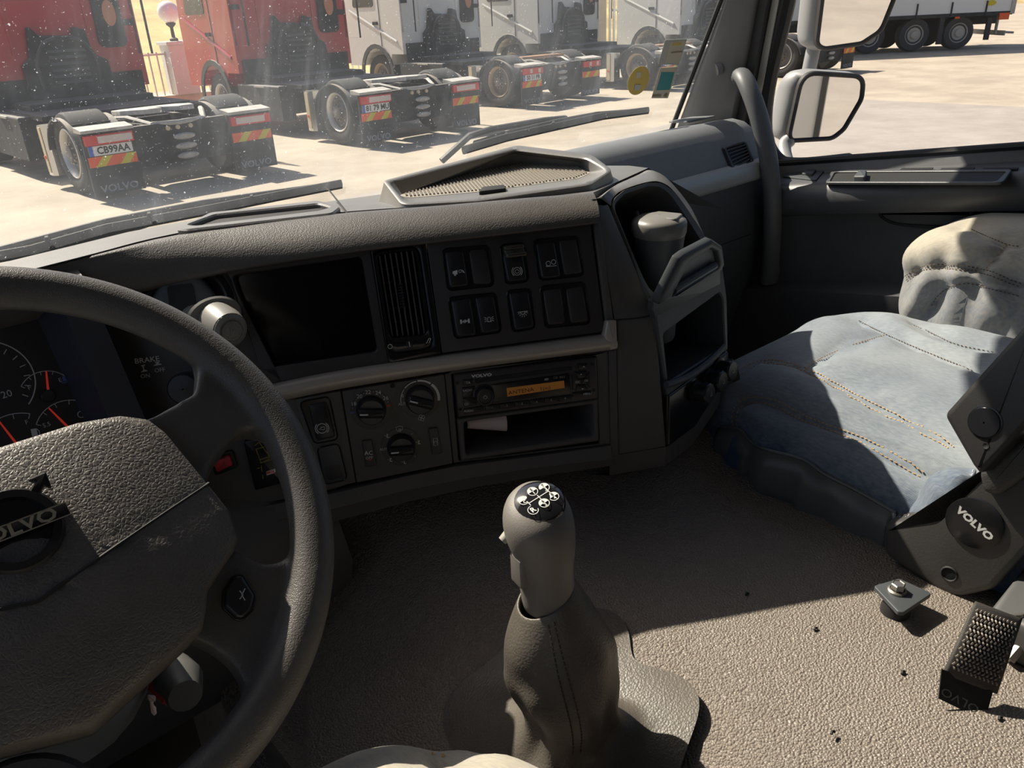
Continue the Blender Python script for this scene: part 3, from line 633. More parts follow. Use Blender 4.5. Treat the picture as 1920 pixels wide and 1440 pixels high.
b = MB(); b.box(WORLD, 21.35, 22.4, 20.0, 24.0, GZ, GZ+4.2); b.build('right_wall_block', mat('brown_concrete_wall', (.42, .37, .30), .85, var=.1, vscale=1), bd, False)
b = MB(); rows = []
for j in range(12):
    y = 26+j*7; rows.append([(-70+i*12, y+4*math.sin(i*.7), GZ-1+.55*(y-26)**.9*.5+1.0*noise.noise(Vector((i*.5, j*.5, 0)))) for i in range(20)])
b.loft(rows, False); hl = b.build('hillside', mat('dry_grass', (.50, .38, .17), .95, var=.3, vscale=.25), None, True, 80, kind='structure'); hl['label'] = 'hillside of dry yellow grass beyond the yard'

# ================================================================== DASHBOARD
PU = panel_frame(PL.hit(1150, 627), -30, 18)        # upper face above the metal strip, tilted further back
TOPZ = -.235
dash = thing('dashboard', 'dark grained truck dashboard with padded front edge and champagne metal strip', 'dashboard', (.635, .95, -.6))
def TP(px, py, z=TOPZ): d = ray(px, py); return d*(z/d.z)
# --- top cover and padded roll: stations along the face, from the driver's cluster hood to the tower
# each station: seam point on the top (plan position), front lip on the upper panel
lipU = [PU.hit(x, y) for x, y in ((60, 588), (180, 560), (300, 532), (430, 503), (560, 481), (693, 462), (850, 444), (1000, 427), (1113, 412))]
seam = [TP(*q) for q in ((60, 515), (180, 484), (290, 455), (430, 428), (540, 417), (660, 404), (830, 392), (980, 379), (1105, 370))]
def roll_section(s, l):
    """s = seam on top, l = lip at panel; bulging padded edge between them"""
    d = Vector((l.x-s.x, l.y-s.y, 0)); n = d.normalized() if d.length > 1e-5 else -nh
    out = nh*.030
    a = s+Vector((0, 0, .004)); m1 = s*.72+l*.28+out*.45+Vector((0, 0, .016)); m2 = s*.45+l*.55+out*.95+Vector((0, 0, .010)); m3 = s*.15+l*.85+out*.9+Vector((0, 0, .0)); m4 = l+out*.35-Vector((0, 0, .002))
    return smooth_path([a, m1, m2, m3, m4, l+out*-.3], 5)
LX = [Vector((-.62, 1.07, -.255))]
secs = [roll_section(s, l) for s, l in zip(seam, lipU)]
left = [p+(secs[0][i]-secs[1][i])*3.2*Vector((1, 0, 0)).dot(Vector((1, 0, 0))) for i, p in enumerate(secs[0])]
b = MB(); b.loft([left]+secs, False); b.build('padded_edge', M_roll, dash, True, 60)
# top cover from the seam to the windscreen base
b = MB(); rings = []
seamx = [seam[0]+(seam[0]-seam[1])*3.2]+seam+[TP(1215, 320)]
for s in seamx:
    w = Vector((max(-.5, s.x+.10), 1.25, -.305))
    s1 = s+Vector((0, 0, .004)); s2 = s+Vector((.0, .09, -.002)) if s.y < 1.05 else s*.5+w*.5
    rings.append([s1, s1*.6+s2*.4+Vector((0, 0, .002)), s2, s2*.45+w*.55+Vector((0, 0, .010)), w, w+Vector((0, .04, -.05))])
rings.append([Vector((1.20, .80, -.34)), Vector((1.20, .85, -.34)), Vector((1.2, .95, -.34)), Vector((1.2, 1.1, -.34)), Vector((1.2, 1.25, -.34)), Vector((1.2, 1.28, -.36))])
b.loft(rings, False); b.build('top_cover', M_dashtop, dash, True, 50)
# seam lines of the cover
for a, c in (((612, 357), (652, 408)),):
    b = MB(); b.tube([TP(*a)+Vector((0, 0, .006)), TP(*c)+Vector((0, 0, .006))], .0012, 5); b.build('cover_seam', M_black, dash)
b = MB(); b.tube([p+Vector((0, 0, .0045)) for p in smooth_path(seam+[TP(1108, 374)], 4)], .0012, 5); b.build('cover_seam', M_black, dash)
# defroster slot
FT = Frame((.6, .9, TOPZ+.004), exh, Vector((exh.y*-1, exh.x, 0)))
def rp(F, pts, r, seg=5): return roundpoly(F.uvs(pts), r, seg)
so = rp(FT, [(330, 440), (395, 408), (600, 385), (640, 398), (625, 410), (352, 441)], .012); si = rp(FT, [(352, 432), (405, 412), (598, 391), (622, 398), (598, 405), (372, 433)], .008)
b = MB(); b.ring(FT, so, si, -.002, .007, -.02, False, .002); b.build('defroster_rim', M_dashtop, dash)
b = MB(); b.prism(FT, si, -.02, .0012); b.build('defroster_slot', M_black, dash, False)
# raised storage tray with ribbed rubber mat
FTR = Frame(FT.hit(930, 385)+Vector((0, 0, .003)), FT.u, FT.v+Vector((0, 0, .13)))
to = rp(FTR, [(716, 338), (968, 271), (1110, 288), (1150, 318), (1108, 346), (900, 376), (752, 384)], [.012, .016, .03, .03, .03, .05, .02], 6)
ti = rp(FTR, [(730, 341), (966, 280), (1100, 296), (1140, 321), (1098, 341), (900, 369), (760, 377)], [.01, .014, .03, .03, .03, .05, .02], 6)
cx = sum(p[0] for p in to)/len(to); cy = sum(p[1] for p in to)/len(to)
inner_low = rp(FT, [(748, 371), (960, 302), (1075, 312), (1108, 328), (1085, 339), (900, 364), (766, 376)], [.01, .014, .03, .03, .03, .05, .02], 6)
b = MB()
def below(p, k, z):
    q = FTR.P((p[0]-cx)*k+cx, (p[1]-cy)*k+cy, 0); return Vector((q.x, q.y, TOPZ+z))
b.loft([[below(p, 1.05, -.006) for p in to], [FTR.P(*p, -.005) for p in to], [FTR.P(*p, -.001) for p in inset(to, .001)], [FTR.P(*p, .0) for p in inset(to, .003)], [FTR.P(*p, .0) for p in inset(ti, -.002)], [FTR.P(*p, -.002) for p in ti], [FT.P(*p, .003) for p in inner_low]], True, False, False)
tray = b.build('storage_tray', M_dashtop, dash, True, 45)
M_mat = mat('tray_rubber_mat', (.32, .29, .25), .65)
b = MB(); b.prism(FT, inner_low, -.004, .0035); b.build('tray_mat', M_mat, tray, False)
def inpoly(p, poly):
    c = False; n = len(poly)
    for i in range(n):
        (x1, y1), (x2, y2) = poly[i-1], poly[i]
        if (y1 > p[1]) != (y2 > p[1]) and p[0] < (x2-x1)*(p[1]-y1)/(y2-y1)+x1: c = not c
    return c
b = MB(); g = inset(inner_low, .003); us = [p[0] for p in g]; vs_ = [p[1] for p in g]; st = .0052
u = min(us)
while u < max(us):
    v = min(vs_)
    while v < max(vs_):
        if inpoly((u, v), g):
            h = st*.33; q = [FT.P(u-h, v-h, .0035), FT.P(u+h, v-h, .0035), FT.P(u+h, v+h, .0035), FT.P(u-h, v+h, .0035)]
            q2 = [FT.P(u-h*.6, v-h*.6, .0056), FT.P(u+h*.6, v-h*.6, .0056), FT.P(u+h*.6, v+h*.6, .0056), FT.P(u-h*.6, v+h*.6, .0056)]
            b.loft([q, q2], True, False, True)
        v += st
    u += st
b.build('mat_studs', M_mat, tray, False, kind='stuff', recalc=False)
b = MB(); tz = FT.shifted(.006); b.prism(tz, rp(tz, [(897, 363), (905, 354), (945, 350), (949, 357)], .003), -.002, .003, .001); b.build('tray_notch', M_black, tray)

# --- champagne metal strip
top = [(505, 722), (520, 717), (600, 700), (700, 684), (830, 667), (1000, 645), (1136, 627), (1146, 626)]; bot = [(515, 752), (546, 748), (620, 733), (700, 719), (830, 698), (1000, 675), (1140, 657), (1151, 655)]
b = MB(); rings = []
T3 = smooth_path([PL.hit(*q) for q in top], 4); B3 = smooth_path([PL.hit(*q) for q in bot], 4); n = PL.n
for a, c in zip(T3, B3):
    rings.append([a-n*.012, a+n*.004, a*.85+c*.15+n*.011, a*.6+c*.4+n*.0145, a*.3+c*.7+n*.012, a*.08+c*.92+n*.006, c-n*.004])
b.loft(rings, False); e = [PU.hit(1136, 622), PU.hit(1151, 606)]
strip = b.build('metal_strip', M_alum, dash, True, 60)
b = MB(); b.prism(PU, rp(PU, [(1128, 628), (1133, 600), (1151, 599), (1153, 652), (1140, 656)], .003), -.004, .012, .003); b.build('strip_end', M_alum, dash)

# --- frame edge to the right of the switch panel, and the tower
b = MB()
for P0, P1, P2, P3 in (((1106, 372), (1118, 372), (1150, 602), (1134, 603)),):
    b.prism(PU, PU.uvs([P0, P1, P2, P3]), -.03, .004, .003)
b.build('panel_edge', M_panel2, dash, True)
b = MB(); b.prism(PL, PL.uvs([(1140, 657), (1155, 655), (1159, 853), (1144, 856)]), -.03, .003, .002); b.build('column_edge', M_panel2, dash)
PC = panel_frame(PL.hit(1240, 700), 5, 8)           # storage face of the tower, turned to the rear
hinge0, hinge1 = PL.hit(1225, 572), PC.hit(1352, 497)
topA = TP(1215, 343, -.235)
va = topA-hinge0; ua = Vector((math.cos(R(5)), math.sin(R(5)), 0))
PA = Frame(hinge0, ua, va)                           # leaning cup holder opening
# lower driver-side cheek of the tower
b = MB(); b.prism(PL, PL.uvs([(1154, 601), (1226, 590), (1233, 640), (1249, 838), (1158, 853)]), -.04, .002, .004); b.build('tower_cheek', M_panel2, dash)
# upper cheek: from the padded edge end to the opening border
pa, pb_, pc_, pd = TP(1112, 376), PU.hit(1152, 598), PL.hit(1226, 589), PA.hit(1141, 386)
b = MB(); ch = []
L1 = [PU.hit(1120, 384, .002), PU.hit(1133, 480, .002), PU.hit(1152, 599, .002)]; L2 = [PA.hit(1140, 384, .004), PA.hit(1180, 478, .004), PL.hit(1226, 589, .002)]
b.loft([L1, [p*.5+q*.5+nh*.004 for p, q in zip(L1, L2)], L2], False); b.build('tower_cheek', M_panel2, dash, True, 60)
# top shoulder between dashboard top and opening arch
arch_out = [(1226, 590), (1180, 480), (1143, 388), (1146, 374), (1165, 358), (1212, 343), (1238, 344), (1262, 362), (1300, 415), (1333, 468), (1352, 500)]
arch_in = [(1222, 566), (1184, 478), (1150, 397), (1150, 384), (1168, 366), (1212, 351), (1234, 351), (1254, 366), (1290, 418), (1318, 463), (1335, 498)]
AO = [PA.uv(*q) for q in arch_out]; AI = [PA.uv(*q) for q in arch_in]; AOs = roundpoly(AO, .03, 4); AIs = roundpoly(AI, .03, 4)
b = MB(); b.loft([[PA.P(*p, -.02) for p in AOs], [PA.P(*p, .0) for p in AOs], [PA.P(*p, .004) for p in inset(AOs, .0015)], [PA.P(*p, .003) for p in AIs], [PA.P(*p, -.004) for p in inset(AIs, .0005)], [PA.P(p[0], p[1]+.0, -.10) for p in inset(AIs, .0005)]], True, False, False)
b.build('tower_frame', M_panel2, dash, True, 50)
b = MB(); b.prism(PA, inset(AI, -.001), -.13, -.098); b.build('tower_recess', M_black, dash, False)
# shoulder skin: connects arch top to the top cover and over to the passenger side
sh0 = [PA.P(*p, .003) for p in AO[2:]]; sh1 = [TP(1105, 374), TP(1122, 370), TP(1150, 350), TP(1195, 328), TP(1216, 318), TP(1245, 333, -.25), TP(1290, 385, -.30), PA.P(AO[9][0]+.012, AO[9][1], -.02), PA.P(AO[10][0]+.010, AO[10][1], -.02)]
sh0 = smooth_path(sh0, 4); sh1 = smooth_path(sh1, 4)
b = MB(); mid = [a*.5+c*.5+Vector((0, 0, .006)) for a, c in zip(sh0, sh1)]; deep = [c+Vector((.03, .05, -.10)) for c in sh1]
b.loft([sh0, mid, sh1, deep], False); b.build('tower_shoulder', M_dashtop, dash, True, 60)
# right flank of the tower
b = MB(); fr = [PC.hit(1357, 500), PC.hit(1361, 640), PC.hit(1352, 720), PC.hit(1300, 800), PC.hit(1250, 838)]
b.loft([[p for p in fr], [p+Vector((.012, .30, 0)) for p in fr]], False); b.build('tower_flank', M_darkgrey, dash, True)
# storage face with open bin, and the band under it
b = MB()
oc = rp(PC, [(1226, 590), (1352, 497), (1360, 560), (1362, 655), (1249, 742), (1236, 660)], .003, 3); ic = rp(PC, [(1240, 626), (1346, 548), (1352, 560), (1356, 648), (1250, 716), (1242, 640)], .006, 3)
b.ring(PC, oc, ic, -.01, .003, -.09, False, .002); b.build('bin_frame', M_darkgrey, dash)
b = MB(); b.prism(PC, inset(ic, -.001), -.10, -.088); b.build('bin_back', M_black, dash, False)
b = MB(); b.tube(smooth_path([PC.hit(1249, 722, .006), PC.hit(1290, 706, .010), PC.hit(1330, 677, .010), PC.hit(1357, 650, .006)], 5), .005, 8); b.build('bin_lip', M_greytrim if False else M_darkgrey, dash)
b = MB(); b.prism(PC, rp(PC, [(1249, 740), (1362, 656), (1364, 700), (1300, 800), (1249, 838)], .004), -.03, .004, .004); b.build('socket_band', M_gloss, dash)
# lower apron
b = MB()
ap0 = [(380, 1000), (620, 955), (663, 911), (845, 870), (1000, 850), (1140, 832), (1158, 853), (1249, 838)]
t0 = [PL.hit(*q) for q in ((330, 975), (500, 945), (625, 922), (760, 890), (850, 872), (1000, 853), (1143, 833))]
t1_ = [PL.hit(*q, .004) for q in ((330, 1005), (500, 975), (627, 950), (765, 915), (880, 893), (1010, 873), (1145, 858))]
t2_ = [PL.hit(*q, .0) for q in ((330, 1030), (500, 1000), (632, 976), (765, 940), (880, 915), (1010, 892), (1150, 872))]
b.loft([[p-n*.03 for p in t0], t0, [p+n*.006 for p in t0], [q+n*.006 for q in t1_]], False); b.build('lower_apron', M_panel2, dash, True, 40)
b = MB(); b.loft([t1_, [p+n*.002 for p in t1_], [p+n*.001 for p in t2_], [p-n*.10-Vector((0, 0, .02)) for p in t2_]], False); b.build('lower_apron', M_panel2, dash, True, 40)
b = MB(); q0 = [PL.hit(1143, 856), PL.hit(1158, 853), PL.hit(1249, 838), PC.hit(1300, 800), PC.hit(1352, 725)]
b.loft([q0, [p-Vector((0, 0, .03))-n*.0 for p in q0], [p-n*.14-Vector((0, 0, .09)) for p in q0]], False); b.build('tower_skirt', M_panel2, dash, True)
# dash inner core keeps light from leaking between the units
b = MB(); b.prism(PL, PL.uvs([(380, 560), (1240, 400), (1240, 830), (380, 960)]), -.17, -.15); b.build('inner_core', M_black, dash, False)

# --- left part of the faces
b = MB()
b.prism(PU, PU.uvs([(60, 590), (200, 560), (418, 503), (526, 716), (500, 722), (440, 740), (280, 800), (60, 830)]), -.02, .0, .001)
b.build('left_panel', M_panel, dash)
b = MB(); b.prism(PL, PL.uvs([(300, 790), (440, 742), (520, 722), (546, 748), (640, 732), (668, 903), (625, 918), (470, 950), (330, 978)]), -.02, .0, .002); b.build('left_lower_panel', M_panel2, dash)
b = MB(); b.use(M_white); FUm = PU
b.text(FUm, 'BRAKE', (276, 675), .0085, .0012, 0, 1.1, True, .0001); b.text(FUm, 'ON', (273, 705), .0068, .0012, 0); b.text(FUm, 'OFF', (300, 694), .0068, .0012, 0)
b.flat(FUm, [(264, 685), (273, 683), (270, 687), (271, 693), (277, 694), (277, 695.5), (265, 698), (265, 696.5), (269, 694.5), (268, 688)], .0012)
b.flat(FUm, [(291, 679), (301, 677), (297, 681), (303, 682), (303, 683.5), (289, 686), (289, 684.5), (294, 682)], .0012)
b.build('brake_marking', None, dash, False)
b = MB(); F = Frame(PU.hit(357, 722), PU.u, PU.v); b.lathe(F, [(.020, 0), (.0135, .001), (.0135, .012), (.018, .018), (.0185, .036), (.016, .042), (.001, .043)], 28, True, False)
kb = b.build('valve_knob', M_button, None); tag(kb, 'round black push-pull brake valve knob beside the BRAKE marking', 'knob')

# parking brake lever on its round mount
pk = thing('parking_brake_lever', 'chunky grey parking brake lever with round P knob beside the display', 'lever', PU.hit(353, 575))
F = Frame(PU.hit(353, 572), PU.u, PU.v)
b = MB(); b.lathe(F, [(.052, 0), (.052, .003), (.046, .005), (.040, .003), (.036, .001)], 36, True, True); b.build('mount_ring', M_gloss, pk)
b = MB(); b.prism(F, roundpoly([(-.036, -.03), (-.036, .012), (-.02, .034), (.018, .034), (.032, .012), (.034, -.03)], .01), .002, .018, .006); hs = b.build('lever_housing', M_darkgrey, pk)
b = MB(); b.prism(F, roundpoly([(-.018, -.026), (-.016, .024), (.012, .024), (.014, -.026)], .004), .018, .0192); b.build('lever_slot', M_black, hs, False)
c0 = F.P(.004, -.012, .012); c1 = PU.hit(392, 588, .035); c2 = PU.hit(420, 607, .062); c3 = PU.hit(431, 618, .075)
b = MB(); b.tube([c0, c1], [.012, .013], 14); b.tube([c1*1.0, c1*.6+c3*.4, c1*.25+c3*.75, c3], [.017, .0205, .0215, .0195], 24); b.build('lever_arm', mat('lever_grey', (.21, .20, .185), .42), pk)
ax = (c3-c1).normalized(); fk = Frame(c3, ax.cross(Vector((0, 0, 1))), Vector((0, 0, 1)))
if fk.n.dot(ax) < 0: fk = Frame(c3, -fk.u, fk.v)
b = MB(); b.lathe(fk, [(.0193, -.002), (.0185, .003), (.0145, .006), (.0118, .0045), (.0110, .0065), (.001, .007)], 28, True, False); b.use(M_white); b.text(fk, 'P', (0, 0), .012, .0076, 0, 1, False, .0003); b.circle(fk, (0, 0), .0085, .0006, .0074, px=False)
b.mats = [MATS['lever_grey'], M_black] if len(b.mats) < 2 else b.mats
b.build('end_cap', MATS['lever_grey'], pk)
b = MB(); b.lathe(Frame(c1.lerp(c3, .25), fk.u, fk.v), [(.018, -.004), (.0265, -.003), (.0285, .0), (.0265, .003), (.018, .005)], 32, True, True, 1.15, .85); b.build('release_collar', MATS['lever_grey'], pk)

# ------------------------------------------------------------------ display unit
dsp = thing('display_unit', 'switched-off black display screen in the dashboard behind the wheel rim', 'screen', PU.hit(570, 690))
b = MB(); oc = rp(PU, [(419, 503), (694, 464), (728, 668), (827, 663), (828, 664), (524, 716)], .003, 3); oc = rp(PU, [(419, 503), (694, 464), (730, 684), (526, 716)], .004, 4); ic = rp(PU, [(434, 516), (678, 480), (708, 659), (492, 691)], .006, 4)
b.ring(PU, oc, ic, -.01, .002, -.025, False, .0015); b.build('bezel', M_panel, dsp)
b = MB(); b.prism(PU, inset(ic, -.001), -.028, -.022); b.build('screen', M_screen, dsp, False)

# ------------------------------------------------------------------ air vent
av = thing('air_vent', 'black upright dashboard air vent with thumbwheel, between display and switches', 'vent', PU.hit(765, 660))
b = MB(); oc = rp(PU, [(694, 465), (797, 449), (828, 663), (729, 685)], .003, 4); ic = rp(PU, [(706, 479), (778, 469), (801, 626), (731, 632)], .007, 4)
b.ring(PU, oc, rp(PU, [(700, 470), (783, 462), (812, 653), (729, 664)], .012, 4), -.01, .0015, -.006, False, .001)
b.ring(PU, rp(PU, [(700, 470), (783, 462), (812, 653), (729, 664)], .012, 4), ic, -.006, .006, -.03, False, .003); b.build('vent_frame', M_gloss, av, True, 50)
b = MB(); b.prism(PU, inset(ic, -.001), -.045, -.04); b.build('vent_duct', M_black, av, False)
def lerp2(a, b_, t): return (a[0]*(1-t)+b_[0]*t, a[1]*(1-t)+b_[1]*t)
for k in range(7):
    t = (k+.5)/7; a = PU.uv(*lerp2((706, 479), (778, 469), t)); c = PU.uv(*lerp2((731, 632), (801, 626), t)); w = .0009
    b = MB(); b.prism(PU, [(a[0]-w, a[1]), (a[0]+w, a[1]), (c[0]+w, c[1]), (c[0]-w, c[1])], -.018, .001, .0005); b.build('vertical_slat', mat('slat_plastic', (.085, .08, .078), .4), av, False)
for k in range(5):
    t = (k+1)/6; a = PU.uv(*lerp2((706, 479), (731, 632), t)); c = PU.uv(*lerp2((778, 469), (801, 626), t)); w = .0008
    b = MB(); b.prism(PU, [(a[0], a[1]-w), (c[0], c[1]-w), (c[0], c[1]+w), (a[0], a[1]+w)], -.036, -.020); b.build('horizontal_slat', MATS['slat_plastic'], av, False)
b = MB(); F = Frame(PU.hit(752, 552), PU.u, PU.v)
for k in range(9): b.box(F, -.0032, .0032, -.016+.0034*k, -.0142+.0034*k, 0, .004)
b.build('slat_grip', M_button, av, False)
F = Frame(PU.hit(767, 645), PU.u, PU.v); b = MB()
for k in range(15):
    a = R(-70+10*k); b.box(Frame(F.P(.021*math.sin(a), 0, -.012+.017*math.cos(a)), PU.u*math.cos(a)-PU.n*math.sin(a), PU.v), -.0013, .0013, -.0045, .0045, -.003, .0012)
b.build('thumbwheel', M_button, av, False)
b = MB(); b.use(M_white); b.circle(PU, (731, 649), .0026, .0006, .0068); b.ribbon(PU, [(799, 643), (803, 634), (806, 634)], .0007, .0068); b.ribbon(PU, [(803, 643), (807, 634)], .0007, .0068); b.ribbon(PU, [(766, 640), (768, 650)], .0009, .0068+.001)
b.build('vent_markings', None, av, False)

# ------------------------------------------------------------------ switch panel
sw = thing('switch_panel', 'black switch panel with nine rocker positions above the radio', 'switch panel', PU.hit(970, 640))
b = MB(); b.prism(PU, rp(PU, [(799, 449), (1106, 413), (1134, 622), (829, 662)], .002), -.012, .0012, .001); b.build('faceplate', M_panel, sw)
def well(pts, F=PU, parent=sw):
    b = MB(); o = rp(F, pts, .006); b.ring(F, inset(o, -.0016), o, .0, .0026, .0008, False, .0008); b.prism(F, o, .0, .0016); return b.build('switch_well', M_gloss, parent)
def rocker(pts, F=PU, parent=sw, marks=None, m=M_button, h=.0085, name='rocker_switch', sub=None):
    """pts: TL, TR, BR, BL pixels of the visible rocker"""
    q = [Vector(F.uv(*p)) for p in pts]; b = MB()
    mid = [q[0]*.38+q[3]*.62, q[1]*.38+q[2]*.62]
    def rr(tl, tr, br, bl, c): return [F.P(*p, c) for p in (bl, br, tr, tl)]
    up_ = roundpoly([q[3], q[2], q[1], q[0]], .004, 3)
    H = [(q[3]-q[0]).length]
    vdir = (q[0]-q[3]).normalized()
    def hgt(p): t = max(0, min(1, (Vector(p)-q[3]).dot(vdir)/H[0])); return .35+.65*(1-t) if t > .38 else .95+.0*t
    b.loft([[F.P(*p, .001) for p in up_], [F.P(*p, h*hgt(p)-.002) for p in up_], [F.P(*p, h*hgt(p)-.0006) for p in inset(up_, .0008)], [F.P(*p, h*hgt(p)) for p in inset(up_, .002)]], True, False, True)
    o = b.build(name, m, parent, True, 50)
    if marks:
        b = MB(); b.use(M_white); c = F.uv(*marks[1]); ICON[marks[0]](b, F, c, h*.97+.0005)
        bt = F.uv(*[sum(p[i] for p in pts)/4 for i in (0, 1)]); b.build('switch_symbol', None, o, False)
    return o
def S(b, F, c, pts, z, w=.0007, closed=False): b.ribbon(F, [(c[0]+x*.001, c[1]+y*.001) for x, y in pts], w, z, closed, False)
def Pf(b, F, c, pts, z): b.flat(F, [(c[0]+x*.001, c[1]+y*.001) for x, y in pts], z, False)
def ic_lamp(b, F, c, z):
    Pf(b, F, c, [(-7, 2), (-1, 3), (-1.5, -2), (-3.5, -2.5), (-4, -4), (-5.5, -3.5), (-6, -1.5), (-7.5, -1)], z); b.circle(F, (c[0]+.0022, c[1]+.0012), .0017, .0006, z, 0, 360, 12, False)
    for k in range(3): S(b, F, c, [(4+k*.6, 2.6-k*1.3), (6.6+k*.6, 1.2-k*1.3)], z, .0006)
def ic_engine(b, F, c, z):
    b.circle(F, c, .0048, .0006, z, px=False); b.circle(F, c, .0066, .0007, z, -50, 50, 10, False); b.circle(F, c, .0066, .0007, z, 130, 230, 10, False)
    S(b, F, c, [(-2.6, .4), (-1.6, 1.6), (-.8, 1.6), (-.4, 2.4), (.6, 2.4), (1, 1.4), (2.6, 1), (2.8, -1.4), (1.2, -2.2), (-1.4, -2.2), (-2.6, -1)], z, .0005, True)
def ic_axle(b, F, c, z):
    b.circle(F, (c[0]-.0035, c[1]), .0028, .0006, z, px=False, seg=16); b.circle(F, (c[0]+.0035, c[1]+.0012), .0028, .0006, z, px=False, seg=16); S(b, F, c, [(-6.5, -3.6), (7, -3.6)], z, .0006); S(b, F, c, [(-6.5, -3.6), (-6, -2)], z, .0005)
def ic_diff(b, F, c, z):
    for s in (-1, 1): Pf(b, F, c, [(s*6, -2.6), (s*3.8, -2.6), (s*3.8, 2.6), (s*6, 2.6)], z)
    S(b, F, c, [(-4, 0), (4, 0)], z, .0012); b.circle(F, c, .0017, .0006, z, px=False, seg=12); S(b, F, c, [(-1.8, -1.8), (1.8, 1.8)], z, .0007)
def ic_beacon(b, F, c, z):
    S(b, F, c, [(-1.8, -2.6), (-1.8, 1), (-.8, 2.6), (.8, 2.6), (1.8, 1), (1.8, -2.6)], z, .0006); S(b, F, c, [(-2.8, -3), (2.8, -3)], z)
    for s in (-1, 1):
        for k in (-1, 0, 1): S(b, F, c, [(s*3, k*1.5), (s*6, k*2.8)], z, .0006)
def ic_dome(b, F, c, z):
    S(b, F, c, [(-6.5, 2.6), (6.5, 2.6)], z, .0008); b.circle(F, (c[0], c[1]+.0026), .0032, .0008, z, 180, 360, 12, False)
    for a in (200, 228, 256, 284, 312, 340): S(b, F, (c[0], c[1]+.0026), [(4.6*math.cos(R(a)), 4.6*math.sin(R(a))), (6.8*math.cos(R(a)), 6.8*math.sin(R(a)))], z, .0007)
def ic_truckbrake(b, F, c, z):
    b.circle(F, c, .0062, .0008, z, px=False); b.circle(F, c, .0082, .0008, z, -50, 50, 10, False); b.circle(F, c, .0082, .0008, z, 130, 230, 10, False)
    S(b, F, c, [(-4, -.6), (-1.5, -.6), (-1.5, 1.6), (3.2, 1.6), (3.2, -1.6), (1.8, -1.6), (1.4, -2.4), (.2, -1.4), (-1.2, -1.4)], z, .0006)
ICON = dict(lamp=ic_lamp, engine=ic_engine, axle=ic_axle, diff=ic_diff, beacon=ic_beacon, dome=ic_dome, truck=ic_truckbrake)
well([(830, 468), (915, 461), (925, 535), (840, 544)]); well([(938, 460), (981, 456), (990, 527), (948, 532)]); well([(1000, 451), (1083, 444), (1093, 516), (1012, 525)])
well([(841, 559), (928, 550), (939, 622), (853, 634)]); well([(950, 546), (993, 542), (1002, 615), (961, 622)]); well([(1012, 538), (1095, 530), (1105, 606), (1023, 614)])
rocker([(833, 471), (868, 468), (877, 536), (842, 540)], marks=('lamp', (858, 511)))
rocker([(878, 468), (911, 465), (921, 532), (887, 534)], m=M_blank, h=.005, name='blank_cover')
rocker([(941, 475), (979, 471), (986, 525), (950, 529)], marks=('engine', (967, 509)))
b = MB(); q = [Vector(PU.uv(*p)) for p in ((941, 462), (978, 458), (984, 480), (946, 485))]
for (t0a, t1a, c) in ((0, .38, .014), (.62, 1, .017)): b.prism(PU, roundpoly([q[0]*(1-t1a)+q[3]*t1a, q[1]*(1-t1a)+q[2]*t1a, q[1]*(1-t0a)+q[2]*t0a, q[0]*(1-t0a)+q[3]*t0a], .002), .004, c, .0025)
b.prism(PU, roundpoly([q[3], q[2], q[1], q[0]], .002), .003, .0095, .002)
b.build('switch_guard', mat('worn_guard_plastic', (.09, .08, .065), .35), sw)
rocker([(1003, 455), (1038, 452), (1049, 519), (1013, 523)], marks=('axle', (1030, 494)))
rocker([(1046, 450), (1080, 447), (1090, 512), (1056, 516)], m=M_blank, h=.005, name='blank_cover')
rocker([(845, 563), (881, 558), (892, 628), (855, 631)], marks=('diff', (870, 602)))
rocker([(890, 557), (925, 553), (935, 620), (901, 625)], marks=('beacon', (915, 598)))
rocker([(953, 549), (990, 545), (999, 613), (963, 619)], marks=('dome', (978, 588)))
rocker([(1016, 543), (1051, 539), (1059, 606), (1026, 610)], m=M_blank, h=.005, name='blank_cover')
rocker([(1059, 540), (1092, 535), (1102, 602), (1069, 606)], m=M_blank, h=.005, name='blank_cover')

# ------------------------------------------------------------------ lower switch column left of the heater controls
sc = thing('side_switch_block', 'narrow switch block left of the heater dials with trailer brake switch', 'switch panel', PL.hit(615, 905))
b = MB(); b.prism(PL, rp(PL, [(553, 748), (638, 732), (667, 903), (600, 918)], .002), -.01, .003, .001); b.build('faceplate', M_panel2, sc)
well([(563, 754), (616, 744), (633, 822), (590, 830)], PL.shifted(.0025), sc); well([(596, 840), (634, 832), (650, 897), (610, 907)], PL.shifted(.0025), sc)
rocker([(578, 757), (613, 750), (629, 816), (594, 823)], PL.shifted(.002), sc, ('truck', (604, 799)), name='rocker_switch'); rocker([(600, 844), (632, 837), (646, 893), (613, 901)], PL.shifted(.002), sc, None, M_blank, .003, 'blank_cover')

